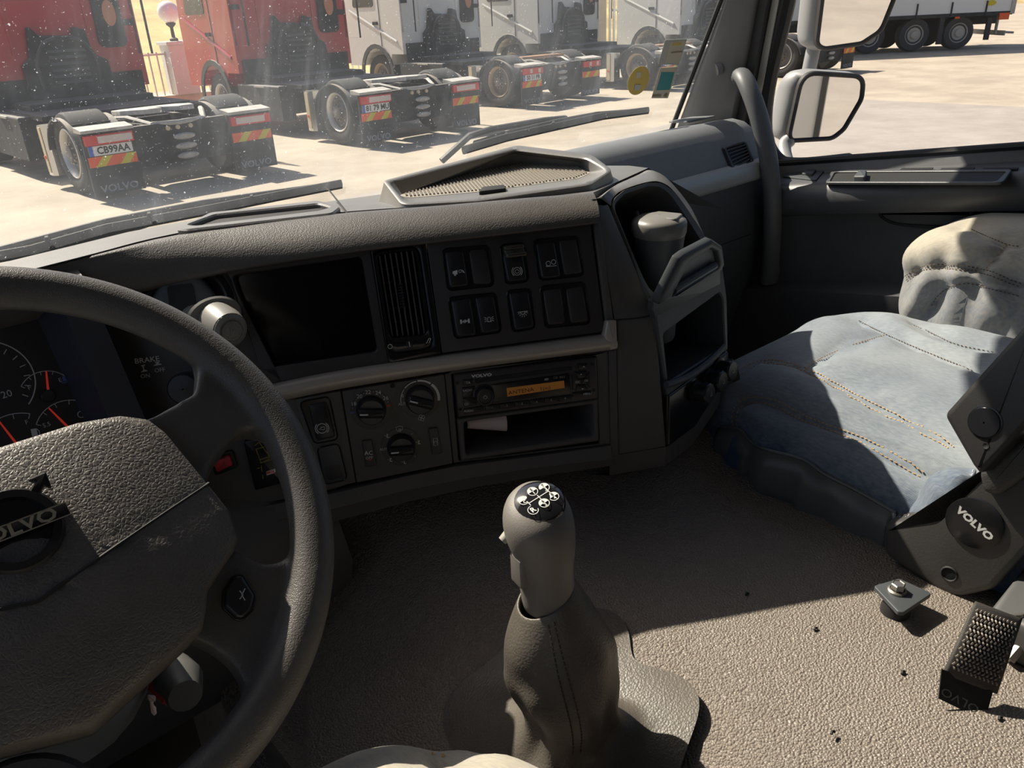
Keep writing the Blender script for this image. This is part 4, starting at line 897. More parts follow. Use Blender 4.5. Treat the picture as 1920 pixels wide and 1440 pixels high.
# ------------------------------------------------------------------ heater controls
hc = thing('heater_panel', 'heater control panel with three round dials and AC button', 'control panel', PL.hit(750, 885))
b = MB(); b.prism(PL, rp(PL, [(641, 732), (832, 701), (848, 867), (669, 903)], .002), -.01, .004, .001); b.build('faceplate', M_panel2, hc)
PH = PL.shifted(.004)
for (cx_, cy_, ang, rr_) in ((696, 768, 172, .0180), (787, 748, 158, .0180), (752, 837, 176, .0175)):
    F = Frame(PH.hit(cx_, cy_), PL.u, PL.v)
    b = MB(); b.lathe(F, [(.0255, 0), (.0255, .0008), (.0240, .001)], 40, False, True); b.build('dial_scale', M_panel, hc)
    b = MB(); b.lathe(F, [(rr_+.001, .0), (rr_, .004), (rr_-.001, .011), (rr_-.0025, .0135), (.001, .014)], 36, True, False)
    ca, sa = math.cos(R(ang)), math.sin(R(ang)); Fg = Frame(F.o, F.u*ca+F.v*sa, -F.u*sa+F.v*ca)
    dl = b.build('dial', M_button, hc)
    b = MB(); b.prism(Fg, roundpoly([(-rr_*.9, -.0055), (rr_*.93, -.0055), (rr_*.93, .0055), (-rr_*.9, .0055)], .003), .012, .0215, .004); b.build('dial_grip', M_button, dl)
    b = MB(); b.prism(Fg, [(rr_*.25, -.0009), (rr_*.80, -.0009), (rr_*.80, .0009), (rr_*.25, .0009)], .0214, .0218); b.build('dial_pointer', M_white, dl, False)
b = MB(); b.use(M_white); c = .0013
for s_, q in (('18', (663, 757)), ('20', (674, 743)), ('22', (690, 735)), ('24', (709, 736)), ('26', (723, 746))): b.text(PH, s_, q, .0072, c, -3)
for q in ((668, 749), (682, 737), (700, 734), (717, 740), (727, 753), (661, 765)): b.disc(PH, q, .0005, c, 8)
b.circle(PH, (787, 748), .0238, .0008, c, 140, 185, 8); b.circle(PH, (787, 748), .0240, .0014, c, 95, 136, 8); b.circle(PH, (787, 748), .0242, .0022, c, 50, 91, 8); b.circle(PH, (787, 748), .0240, .0032, c, -12, 46, 10)
b.text(PH, '0', (755, 742), .0055, c, -3); b.text(PH, 'AUT', (754, 757), .0050, c, -3); b.text(PH, 'AUT', (719, 842), .0050, c, -3)
for a in range(4): b.circle(PH, tuple(Vector(PH.uv(790, 783))+Vector((math.cos(R(90*a+20)), math.sin(R(90*a+20))))*.0024), .0019, .0005, c, 0, 360, 12, False)
def figure(q, k=1):
    u0 = PH.uv(*q); b.circle(PH, (u0[0]+.001, u0[1]+.0018), .0008, .0007, c, 0, 360, 8, False); S(b, PH, u0, [(.6, .6), (0, -1.6), (2.6, -2.2)], c, .0012); S(b, PH, u0, [(-3.2, 1.2*k), (-1, .2*k)], c, .0005)
for q in ((725, 817), (784, 829), (731, 862), (757, 866)): figure(q)
b.ribbon(PH, [(742, 801), (747, 799), (754, 799), (755, 803), (751, 808), (745, 808)], .0005, c, True)
for dx in (-.0012, 0, .0012): S(b, PH, PH.uv(749, 805), [(dx*1000, -1.6), (dx*1000+.4, .2), (dx*1000, 1.6)], c, .0004)
for q in ((772, 813), (778, 855)): b.disc(PH, q, .0006, c, 8)
b.use(M_redp); b.flat(PH, [(725, 759), (732, 758), (732, 762), (725, 762)], c); b.use(M_bluep); b.flat(PH, [(657, 772), (663, 771), (663, 774), (657, 775)], c)
b.build('scale_markings', None, hc, False)
for pts, kind in (([(678, 826), (697, 823), (706, 871), (686, 876)], 'ac'), ([(803, 803), (820, 800), (828, 848), (810, 852)], 'air')):
    b = MB(); b.prism(PH, rp(PH, pts, .002), -.001, .003, .001); bo = b.build('push_button', M_panel, hc); b = MB(); b.use(M_white)
    if kind == 'ac': b.text(PH, 'AC', (691, 848), .0078, .0033, -3); b.text(PH, 'OFF', (692, 857), .0052, .0033, -3); b.use(M_redp); b.flat(PH, [(690, 860), (696, 859), (696, 861), (690, 862)], .0033)
    else:
        b.ribbon(PH, [(812, 821), (819, 820), (820, 833), (813, 834)], .0006, .0033, True); b.ribbon(PH, [(813, 828), (816, 825), (819, 828)], .0005, .0033)
    b.build('button_symbol', None, bo, False)
b = MB(); b.lathe(Frame(PH.hit(736, 723), PL.u, PL.v), [(.003, 0), (.003, .0008), (.0015, .0002)], 14); b.build('panel_screw', M_black, hc)

# ------------------------------------------------------------------ radio column
rc = thing('radio_column', 'dark frame around the radio and the open slot under it', 'frame', PL.hit(990, 870))
b = MB(); oc = rp(PL, [(833, 701), (1140, 658), (1144, 833), (850, 868)], .002, 4); ic = rp(PL, [(846, 697), (1117, 667), (1124, 832), (860, 864)], .002, 4)
b.ring(PL, oc, ic, -.01, .001, -.05, False, .001); b.build('column_frame', M_panel2, rc)
b = MB(); oc = rp(PL, [(856, 784), (1120, 747), (1122, 826), (864, 863)], .003, 4); ic = rp(PL, [(869, 790), (1110, 757), (1113, 815), (872, 852)], .004, 4)
b.ring(PL, oc, ic, -.01, .0035, -.13, False, .002); sl = b.build('storage_slot', M_panel2, rc, True, 50)
b = MB(); b.prism(PL, inset(ic, -.001), -.135, -.128); b.build('slot_back', M_black, sl, False)
rd = thing('car_radio', 'black truck radio with round knob and amber display reading ANTENA 1', 'radio', PL.hit(990, 745))
b = MB(); b.prism(PL, rp(PL, [(849, 700), (1116, 668), (1120, 746), (857, 781)], .003), -.05, .006, .0025); b.build('radio_face', M_panel, rd)
PR = PL.shifted(.006)
def rx(x, y): return (820+x*.1875, 640+y*.1875)      # zoomed crop coordinates of the radio
def rxs(L_): return [rx(*p) for p in L_]
b = MB(); b.prism(PR, rp(PR, rxs([(370, 375), (1345, 248), (1350, 285), (1300, 292), (380, 420)]), .0012), -.001, .0006); b.build('disc_slot', M_black, rd)
b = MB(); b.prism(PR, rp(PR, rxs([(530, 430), (1320, 318), (1335, 515), (545, 612)]), .003), 0, .0012, .0005); b.build('display_window', M_gloss, rd)
M_lcd = mat('amber_lcd', (.30, .13, .03), .4, emit=((.60, .22, .03), .05))
b = MB(); b.prism(PR, PR.uvs(rxs([(690, 465), (1264, 390), (1270, 462), (698, 550)])), .001, .0016); lcd = b.build('lcd_display', M_lcd, rd, False)
b = MB(); b.use(M_black); b.text(PR, 'ANTENA', rx(835, 496), .0076, .0019, 1, 1.12); b.text(PR, '1(m)', rx(1075, 466), .0070, .0019, 1, 1.1); b.build('lcd_text', None, lcd, False)
F = Frame(PR.hit(*rx(465, 535)), PL.u, PL.v)
b = MB(); b.lathe(F, [(.0142, 0), (.0142, .001), (.0125, .0012), (.0120, .010), (.0108, .012), (.0088, .0122), (.0084, .0105), (.001, .0105)], 36, True, False); kn = b.build('volume_knob', M_button, rd)
b = MB(); b.use(M_white); b.circle(F, (0, 0), .0022, .0005, .0109, 120, 420, 16, False); b.ribbon(F, [(0, .0006), (0, .0032)], .0005, .0109, False, False); b.build('power_symbol', None, kn, False)
xs_ = [475, 620, 770, 920, 1065, 1210, 1345]
for k in range(6):
    x0, x1 = xs_[k], xs_[k+1]; yt = lambda x: 668-(x-365)*.124; yb = lambda x: 722-(x-280)*.128
    b = MB(); b.prism(PR, rp(PR, rxs([(x0+3, yt(x0)-14), (x1-3, yt(x1)-14), (x1-1, yt(x1)+38), (x0+5, yt(x0)+38)]), .0008), -.0005, .002, .0008); bo = b.build('preset_button', M_button, rd)
    b = MB(); b.use(M_white); b.text(PR, str(k+1), rx((x0+x1)/2-2, yt((x0+x1)/2)+10), .0036, .0022, -3); b.build('button_number', None, bo, False)
for pts in ([(252, 383), (354, 372), (356, 430), (258, 442)], [(245, 462), (378, 443), (350, 520), (362, 545), (250, 560)], [(252, 566), (368, 555), (398, 635), (262, 655)], [(262, 672), (468, 640), (472, 690), (266, 722)],
            [(1408, 225), (1500, 218), (1504, 270), (1412, 280)], [(1368, 303), (1498, 290), (1470, 362), (1402, 366)], [(1345, 320), (1398, 370), (1440, 376), (1440, 425), (1395, 430), (1352, 492)], [(1444, 376), (1480, 366), (1525, 296), (1530, 475), (1490, 428), (1446, 424)], [(1405, 436), (1482, 430), (1508, 480), (1380, 498)], [(1348, 512), (1538, 492), (1540, 535), (1350, 560)]):
    b = MB(); b.prism(PR, rp(PR, rxs(pts), .0008), -.0005, .0018, .0008); b.build('function_button', M_button, rd)
b = MB(); b.use(M_white); c = .0021
b.text(PR, 'VOLVO', rx(443, 341), .0052, .0006, -2, 1.5, True, .0002)
for s_, q, z_ in (('TA', (305, 410), .0046), ('RADIO', (300, 487), .0040), ('CD', (290, 624), .0040), ('AUDIO', (312, 692), .0040), ('MENU', (1496, 522), .0040), ('ESC', (1400, 403), .0038), ('OK', (1485, 390), .0038)): b.text(PR, s_, rx(*q), z_, c, -3)
for q, s_ in (((1460, 250), 1), ((1433, 328), 1), ((1448, 470), -1)):
    u0 = PR.uv(*rx(*q)); Pf(b, PR, u0, [(-1.6, -.4*s_), (1.6, -.4*s_), (0, 1.1*s_)], c)
b.use(mat('dim_print', (.28, .26, .24), .6)); b.text(PR, 'CD  RDS', rx(1215, 358), .0040, .0015, -3); b.flat(PR, rxs([(1068, 368), (1108, 362), (1108, 384), (1068, 390)]), .0015)
b.build('radio_lettering', None, rd, False, kind='stuff')
b = MB()
for q in ((202, 415), (1551, 229), (1565, 487), (230, 678)): b.lathe(Frame(PR.hit(*rx(*q)), PL.u, PL.v), [(.0021, 0), (.0021, .0006)], 12)
b.build('removal_holes', M_black, rd, False, kind='stuff')
# receipt rolled up in the slot
b = MB(); rr1 = []; 
for k in range(15):
    t = k/14; a0 = PL.hit(872+78*t, 789-8*t); 
    row = []
    for j in range(12):
        an = R(-110+j*20); rad = .008+.008*t; c0_ = PL.hit(874+72*t, 784-6*t, -.020); row.append(c0_+PL.n*rad*math.cos(an)*1.0+PL.v*(rad*math.sin(an)*1.0-.006))
    rr1.append(row)
b.loft(rr1, False); rc_ = b.build('paper_receipt', mat('receipt_paper', (.62, .52, .52), .8), None, True, 80); tag(rc_, 'curled printed till receipt lying in the slot under the radio', 'paper')
so_ = rc_.modifiers.new('s', 'SOLIDIFY'); so_.thickness = .0003

# ------------------------------------------------------------------ cup holder flap, cup, sockets on the tower
fl_ = thing('holder_flap', 'grey fold-down flap with recessed pull in front of the black cup', 'flap', PA.hit(1290, 540, .02))
PF = Frame(PC.hit(1240, 575, .012), PC.u*.96+Vector((0, .0, .0)), PC.v*1.0+PC.n*.35)
b = MB(); oc = rp(PF, [(1228, 570), (1234, 550), (1268, 482), (1280, 473), (1330, 447), (1349, 460), (1353, 492), (1346, 506), (1256, 556)], .004, 3); ic = rp(PF, [(1254, 552), (1258, 545), (1280, 500), (1288, 490), (1326, 464), (1338, 470), (1343, 492), (1338, 500), (1262, 548)], .004, 3)
b.ring(PF, oc, ic, -.006, .006, -.004, True, .003); b.build('flap_frame', M_darkgrey, fl_, True, 50)
b = MB(); b.prism(PF, inset(ic, -.001), -.005, -.002); b.build('flap_panel', M_grey, fl_)
b = MB(); b.tube([PF.hit(1263, 544, .003), PF.hit(1300, 521, .004), PF.hit(1340, 497, .003)], .0055, 10); b.build('flap_pull', M_darkgrey, fl_)
b = MB(); b.prism(PF, rp(PF, [(1228, 585), (1230, 566), (1350, 500), (1356, 505), (1356, 545), (1240, 622)], .003), -.012, -.004, .002); b.build('flap_base', M_darkgrey, fl_)
# cup
cpos = ray(1236, 420)*1.08; cup = thing('lidded_cup', 'black tapered cup with a grey domed lid in the dash holder', 'cup', (cpos.x, cpos.y, cpos.z-.16))
FC = Frame(cpos, (1, .2, 0), (-.2, 1, 0))
b = MB(); b.lathe(FC, [(.026, -.165), (.028, -.16), (.0335, -.03), (.0355, -.012)], 36, True, False); b.build('cup_body', M_darkgrey, cup)
b = MB(); b.lathe(FC, [(.0355, -.014), (.037, -.010), (.0372, .002), (.0355, .006), (.030, .0095), (.016, .0125), (.001, .013)], 36, True, False); lid = b.build('lid', mat('cup_lid_grey', (.20, .19, .175), .4), cup)
b = MB(); b.prism(FC.shifted(.0095), roundpoly([(-.012, -.030), (.022, -.024), (.020, .012), (-.008, .018)], .006), -.002, .003, .002); b.build('lid_tab', MATS['cup_lid_grey'], lid)
b = MB(); b.tube([PA.hit(1196, 420, -.03), PA.hit(1193, 398, -.03)], .004, 8); b.build('holder_pin', M_darkgrey, fl_)
# sockets
for i, (px_, py_) in enumerate(((1310, 732), (1334, 709), (1353, 689))):
    F = Frame(PC.hit(px_-6, py_+2, .004), PC.u, PC.v)
    b = MB(); b.lathe(F, [(.0165, -.004), (.0165, .003), (.013, .004), (.0128, .012), (.0145, .013), (.0145, .022), (.0125, .024), (.001, .0245)], 28, True, False)
    for k in range(10):
        a = 2*math.pi*k/10; b.box(Frame(F.P(.0146*math.cos(a), .0146*math.sin(a), 0), F.u, F.v), -.001, .001, -.001, .001, .013, .022)
    so = b.build('socket_cap', M_button); tag(so, ['nearest round black socket cap on the tower front, left of three', 'middle round black socket cap of the three on the tower', 'farthest round black socket cap, touching the denim seat front'][i], 'socket', 'socket caps on the tower')
    bb = MB(); bb.use(M_white); S(bb, F, (0, 0), [(-2, -3), (3, -3), (1, 3), (-2, -3)], .0249, .0006); bb.build('cap_marking', None, so, False)

# ------------------------------------------------------------------ passenger side dashboard
pdz = thing('passenger_dashboard', 'blue-grey passenger side dashboard with pale strip and corner vent', 'dashboard', (1.4, 1.1, -.6))
prof = [(1.255, -.300), (1.15, -.268), (1.085, -.256), (1.055, -.260), (1.035, -.272), (1.000, -.322), (.992, -.335)]
XA, XB = 1.02, 1.685
def pl(x, prof, k=0): return [Vector((x, y+(.012 if x > 1.66 else 0), z)) for y, z in prof]
xs = [XA, 1.15, 1.3, 1.45, 1.6, 1.65, 1.672, 1.685]
def shrink(x): return max(0, (x-1.63)/.055)
b = MB(); b.loft([[Vector((x, y+.018*shrink(x)**2*(1 if y < 1.1 else 0), z-.014*shrink(x)**2*(1 if z > -.31 else 0))) for y, z in prof] for x in xs], False); b.build('dash_cover', M_grey, pdz, True, 60)
b = MB(); prof2 = [(.992, -.333), (.980, -.336), (.974, -.342), (.970, -.366), (.974, -.374), (.986, -.378)]
b.loft([[Vector((x, y+.02*shrink(x)**2, z)) for y, z in prof2] for x in xs], False); b.build('pale_strip', M_greytrim, pdz, True, 60)
b = MB(); prof3 = [(.986, -.377), (.984, -.385), (.984, -.52), (1.0, -.62), (1.05, -.78), (1.08, -.95)]
b.loft([[Vector((x, y+.02*shrink(x)**2, z)) for y, z in prof3] for x in xs], False); b.build('glove_box_panel', M_darkgrey, pdz, True, 60)
b = MB(); b.tube([(XA, .984, -.50), (1.6, .984, -.50)], .0012, 5); b.build('panel_gap', M_black, pdz)
b = MB(); b.prism(Frame((1.6, 1.15, -.26), (1, 0, 0), (0, 1, -.1)), roundpoly([(-.06, -.02), (.05, -.02), (.05, .05), (-.04, .05)], .01), 0, .004, .002); b.build('speaker_lid', M_grey, pdz)
FV = Frame((1.55, 1.0175, -.297), (1, 0, 0), (0, .035, .05))
vq = rp(FV, [(1352, 278), (1396, 266), (1411, 304), (1372, 325)], .007, 4); vi = rp(FV, [(1359, 281), (1393, 271), (1405, 302), (1376, 319)], .004, 4)
v2 = thing('corner_vent', 'slatted black air vent at the right end of the passenger dashboard', 'vent', (1.55, 1.01, -.3))
b = MB(); b.ring(FV, vq, vi, .001, .006, -.03 if False else .0015, True, .002); b.build('vent_frame', M_button, v2)
b = MB(); b.prism(FV, vi, .001, .0018); b.build('vent_duct', M_black, v2, False)
for k in range(6):
    t = (k+.5)/6; a = FV.uv(*lerp2((1359, 281), (1376, 319), t)); c = FV.uv(*lerp2((1393, 271), (1405, 302), t)); w = .0011
    b = MB(); b.prism(FV, [(a[0], a[1]-w), (c[0], c[1]-w), (c[0], c[1]+w), (a[0], a[1]+w)], .0015, .0055, .0006); b.build('horizontal_slat', M_darkgrey, v2, False)

# ------------------------------------------------------------------ instrument cluster
ic_ = thing('instrument_cluster', 'instrument cluster with red needles behind the steering wheel', 'gauge', (.05, .93, -.4))
PI_ = Frame((.1, .93, -.36), (1, 0, 0), (0, .42, 1))
b = MB(); b.prism(PI_, [(-.45, -.16), (.068, -.16), (.062, .10), (-.45, .10)], -.02, 0); b.build('dial_face', mat('dial_face_black', (.022, .023, .027), .35), ic_, False)
b = MB()
def band(pts_in, pts_out, z0, z1):
    b.loft([[PI_.hit(*p, z0) for p in pts_in], [PI_.hit(*p, z1) for p in pts_out]], False)
b.loft([[PI_.P(.055, .095, 0), PI_.P(.068, -.16, 0)], [PI_.P(.075, .105, .045), PI_.P(.082, -.16, .03)], [PI_.P(.105, .105, .05), PI_.P(.118, -.16, .035)], [PI_.P(.112, .105, -.02), PI_.P(.125, -.16, -.03)]], False)
b.build('cluster_side_bezel', mat('bezel_blue_black', (.035, .037, .05), .35), ic_, True, 30)
b = MB(); b.loft([[PI_.P(x, .078, 0), PI_.P(x, .088, .03), PI_.P(x, .105, .045), PI_.P(x, .118, .03), PI_.P(x, .12, -.05)] for x in (-.5, -.2, .06, .105)], False); b.build('cluster_hood', M_roll, ic_, True, 60)
M_needle = mat('red_needle', (.75, .05, .03), .4, emit=((.8, .05, .03), .12))
M_dim = mat('dial_print', (.50, .50, .50), .6)
def gauge(ctr, rad, a0, a1, na, t0='', t1='', need=None):
    b = MB(); b.use(M_dim); o = PI_.uv(*ctr); b.circle(PI_, ctr, rad, .0008, .001, a0, a1, 20)
    for k in range(5):
        a = R(a0+(a1-a0)*k/4); b.ribbon(PI_, [(o[0]+rad*math.cos(a), o[1]+rad*math.sin(a)), (o[0]+rad*.86*math.cos(a), o[1]+rad*.86*math.sin(a))], .0007, .0011, False, False)
    if t0: b.text(PI_, t0, (o[0]+rad*.72*math.cos(R(a1-4)), o[1]+rad*.72*math.sin(R(a1-4))), .0065, .0011, 0, 1, False)
    if t1: b.text(PI_, t1, (o[0]+rad*.76*math.cos(R(a0+2)), o[1]+rad*.76*math.sin(R(a0+2))), .0065, .0011, 0, 1, False)
    g_ = b.build('gauge_scale', None, ic_, False)
    b = MB(); a = R(na); F = Frame(PI_.P(o[0], o[1], 0), Vector(PI_.u)*math.cos(a)+Vector(PI_.v)*math.sin(a), -PI_.u*math.sin(a)+PI_.v*math.cos(a))
    b.prism(F, [(-.005, -.0014), (rad*.98, -.0007), (rad*.98, .0007), (-.005, .0014)], .004, .0055); b.build('needle', M_needle, g_, False)
    b = MB(); b.lathe(F, [(.0075, 0), (.0075, .004), (.006, .006)], 20); b.build('needle_hub', M_button, g_)
gauge((90, 742), .027, 35, 140, 76, 'F', 'E'); gauge((133, 808), .034, 50, 148, 112, '5.5', ''); gauge((40, 845), .040, 60, 150, 104, '', 'F')
b = MB(); b.use(M_dim); b.circle(PI_, (-25, 718), .044, .0012, .001, -50, 130, 30); b.text(PI_, '120', (7, 741), .0105, .0012)
for k in range(10):
    o = PI_.uv(-25, 718); a = R(-40+17*k); b.ribbon(PI_, [(o[0]+.040*math.cos(a), o[1]+.040*math.sin(a)), (o[0]+.034*math.cos(a), o[1]+.034*math.sin(a))], .0009, .0012, False, False)
b.build('speedometer_scale', None, ic_, False)
b = MB(); b.use(M_dim); b.flat(PI_, [(57, 805), (68, 803), (71, 817), (60, 819)], .0012); b.ribbon(PI_, [(68, 804), (73, 808), (74, 815)], .0007, .0012); b.circle(PI_, (152, 777), .0035, .0008, .0012)
b.use(M_bluep); b.flat(PI_, [(116, 706), (124, 705), (126, 714), (118, 715)], .0012); b.ribbon(PI_, [(115, 718), (132, 716)], .001, .0012); b.build('warning_symbols', None, ic_, False)
b = MB(); b.loft([[(x, y, z) for y, z in ((.92, -.52), (.84, -.56), (.80, -.66), (.84, -.80))] for x in (-.5, .28, .40)], False); b.build('knee_panel', M_panel2, dash, True, 60)

# hazard switch, tipper control box and yellow tag
hz = thing('hazard_switch', 'red hazard warning switch seen through the wheel spokes', 'switch', PL.hit(420, 880))
PLs = PL.shifted(.003)
b = MB(); o = rp(PLs, [(394, 858), (436, 843), (446, 875), (404, 892)], .003); b.prism(PLs, o, -.004, .002, .001); b.build('switch_surround', M_gloss, hz)
b = MB(); b.prism(PLs, rp(PLs, [(401, 862), (432, 850), (438, 869), (408, 883)], .003), .001, .0075, .002); rb = b.build('red_rocker', mat('hazard_red', (.55, .03, .045), .35), hz)
b = MB(); b.use(M_black); c_ = .0078
b.ribbon(PLs, [(414, 878), (422, 862), (431, 872)], .0007, c_, True); b.ribbon(PLs, [(418, 875), (422, 867), (427, 872)], .0005, c_, True); b.ribbon(PLs, [(404, 868), (404, 862), (409, 857), (418, 854), (424, 854)], .001, c_); b.build('triangle_symbol', None, rb, False)
tb = thing('tipper_control_box', 'black tipper control box with yellow diagram and small MOL label', 'control box', PL.hit(490, 900))
b = MB(); b.prism(PLs, rp(PLs, [(460, 818), (520, 806), (534, 893), (481, 908)], .003), -.002, .022, .003); b.build('box_body', M_gloss, tb)
PT = PLs.shifted(.022); b = MB(); b.use(mat('dull_yellow_print', (.30, .24, .04), .6)); w = .0008; c_ = .0006
for L_ in ([(478, 835), (487, 828), (497, 832), (505, 860), (490, 868), (480, 842)], [(487, 830), (500, 848), (512, 862)], [(480, 842), (500, 836), (512, 858)], [(487, 868), (520, 858)], [(490, 872), (491, 884)], [(482, 878), (488, 877)], [(493, 890), (493, 897)], [(487, 862), (516, 852)]): b.ribbon(PT, L_, w, c_)
b.use(M_white); b.flat(PT, [(499, 884), (516, 878), (517, 886), (500, 891)], c_); b.use(M_redp); b.text(PT, 'MOL', (508, 885), .0050, c_+.0003, 3, 1, True, .0002); b.disc(PT, (480, 823), .0022, c_)
b.build('box_print', None, tb, False)
PY = PL.shifted(.03); b = MB(); b.prism(PY, PY.uvs([(372, 925), (398, 921), (406, 956), (380, 962)]), 0, .0006); yt_ = b.build('yellow_tag', mat('yellow_tag', (.62, .48, .02), .6)); tag(yt_, 'small yellow tag peeking out behind the wheel hub', 'tag')

# ------------------------------------------------------------------ steering wheel
WC = Vector((.035, .571, -.320)); wa = R(44.5)
WF = Frame(WC, (1, 0, 0), (0, math.cos(wa), math.sin(wa)))
swt = thing('steering_wheel', 'large black truck steering wheel with four spokes and padded hub', 'steering wheel', WC)
b = MB(); rings = []
for k in range(120):
    a = 2*math.pi*k/120; ctr = WF.P(.2065*math.cos(a), .2065*math.sin(a), 0); ra = (ctr-WC).normalized()
    rings.append([ctr+ra*.0178*math.cos(2*math.pi*j/16)+WF.n*.0165*math.sin(2*math.pi*j/16) for j in range(16)])
rings.append(rings[0]); b.loft(rings, True)
up_sp = [(.095, .060), (.112, .052), (.136, .058), (.157, .062), (.168, .082), (.172, .100), (.190, .085), (.207, .03), (.207, -.01), (.192, .012), (.178, .019), (.165, .014), (.146, .002), (.131, -.014), (.10, -.02)]
lo_sp = [(.10, -.065), (.122, -.066), (.131, -.066), (.139, -.080), (.147, -.0885), (.160, -.092), (.172, -.088), (.184, -.072), (.205, -.06), (.195, -.10), (.14, -.155), (.098, -.185), (.088, -.180), (.0955, -.158), (.0935, -.143), (.086, -.126), (.075, -.112), (.06, -.10)]
for s in (1, -1):
    for pts, c0, c1 in ((up_sp, -.022, .006), (lo_sp, -.026, .002)):
        q = [(x*s, y) for x, y in pts]; q = q[::-1] if s < 0 else q
        b.prism(WF, roundpoly(q, .006, 3), c0, c1, .006)
b.use(M_wheel); ro = b.build('rim_and_spokes', M_wheel, swt, True, 180)
md = ro.modifiers.new('r', 'REMESH'); md.mode = 'VOXEL'; md.voxel_size = .0024; md.use_smooth_shade = True
md2 = ro.modifiers.new('s', 'SMOOTH'); md2.factor = .7; md2.iterations = 14
# hub pad
padr = [(.0, .068), (.030, .068), (.070, .068), (.100, .063), (.117, .053), (.124, .038), (.133, -.005), (.140, -.040), (.137, -.062), (.129, -.070), (.114, -.080), (.100, -.089), (.092, -.103), (.085, -.113), (.060, -.121), (.0, -.139)]
padpoly = padr+[(-x, y) for x, y in padr[-2:0:-1]]
padpoly = [tuple(p) for p in [Vector(q) for q in padpoly]]
PPo = roundpoly(padpoly[::-1], .006, 2)
def crown(x, y): return .010+.020*max(0, 1-(x/.15)**2)*max(0, 1-((y+.035)/.125)**2)
b = MB(); n_ = len(PPo); ctr = Vector((0, -.035)); rings = [[WF.P(x, y, -.045) for x, y in inset(PPo, .004)], [WF.P(x, y, -.02) for x, y in PPo], [WF.P(x, y, -.002) for x, y in PPo], [WF.P(x, y, .004) for x, y in inset(PPo, .0012)]]
for t in (.04, .09, .16, .25, .36, .48, .60, .72, .84, .93, .98):
    row = []
    for x, y in PPo:
        p = Vector((x, y)).lerp(ctr, t); h = crown(p.x, p.y)-.002*max(0, 1-t/.05)
        # crease line across the lower third
        yl = -.048-.0*abs(p.x)+.30*abs(p.x)
        d = abs(p.y-(-.050+.26*abs(p.x))); h -= .0022*math.exp(-(d/.0022)**2)
        row.append(WF.P(p.x, p.y, h))
    rings.append(row)
b.loft(rings, True, True, True); hub = b.build('hub_pad', M_pad, swt, True, 60)
# crease as a narrow groove strip following the pad
b = MB(); cr = []
for k in range(25):
    x = -.132+.264*k/24; y = -.050+.26*abs(x)
    cr.append(WF.P(x, y, crown(x, y)-.0012))
b.tube(cr, .0016, 6); b.build('pad_crease', M_black, hub)
b = MB(); q = inset(PPo, -.004); b.prism(WF, [(x*.97, y*.95+.006) for x, y in q], -.06, -.022, .006); b.build('hub_back_cover', M_panel2, swt)
# emblem ring with arrow and band
FE = Frame(WF.P(0.004, 0.0, .0285), WF.u, WF.v); M_emb = mat('emblem_worn_metal', (.30, .27, .23), .35, metal=.6)
b = MB(); prof_ = [(.0285, -.006), (.0295, .001), (.0275, .004), (.0225, .004), (.0215, .001), (.0215, -.004)]
b.lathe(FE, prof_, 48, False, False); em = b.build('emblem_ring', M_gloss, swt)
b = MB(); b.lathe(FE, [(.0218, -.003), (.0218, .0005)], 40); b.build('emblem_centre', M_gloss, em)
b = MB(); Fb = Frame(FE.P(0, 0, .003), FE.u, FE.v); b.box(Fb, -.033, .033, -.0048, .0048, 0, .0015, .0006); b.build('emblem_band', M_gloss, em)
b = MB(); b.text(Fb, 'VOLVO', (0, 0), .0125, .0022, 0, 1.25, False, .0003); b.ribbon(Fb, [(-.033, .0046), (.033, .0046)], .0008, .0022, False, False); b.ribbon(Fb, [(-.033, -.0046), (.033, -.0046)], .0008, .0022, False, False); b.build('emblem_lettering', M_emb, em, False)
b = MB(); b.prism(Frame(FE.P(.019, .019, 0), FE.u+FE.v, FE.v-FE.u), roundpoly([(0, -.003), (.007, -.003), (.007, -.008), (.016, 0), (.007, .008), (.007, .003), (0, .003)], .0008), 0, .004, .001); b.build('emblem_arrow', M_gloss, em)
# rocker button on the right lower spoke
Fbt = WF.shifted(.000); b = MB(); q = rp(Fbt, [(436, 1084), (452, 1082), (476, 1120), (470, 1145), (452, 1163), (440, 1160), (418, 1140), (420, 1110)], .004)
b.prism(Fbt, q, -.004, .0075, .003); hb = b.build('spoke_button', M_button, swt)
b = MB(); b.prism(Fbt, inset(q, -.0015), -.004, .0042, .001); b.build('button_surround', M_gloss, swt)
b = MB(); b.use(M_dim); b.ribbon(Fbt, [(446, 1112), (452, 1120), (446, 1128)], .0008, .0078); b.ribbon(Fbt, [(456, 1108), (450, 1120), (456, 1130)], .0008, .0078); b.build('horn_symbol', mat('faint_symbol', (.12, .12, .12), .6), hb, False); 
# lower left round cap of the hub
b = MB(); b.lathe(Frame(WF.P(-.055, -.175, -.02), WF.u, WF.v), [(.05, -.03), (.05, .0), (.046, .006), (.02, .008), (.001, .008)], 32, True, False); b.build('column_boss', M_panel2, swt)
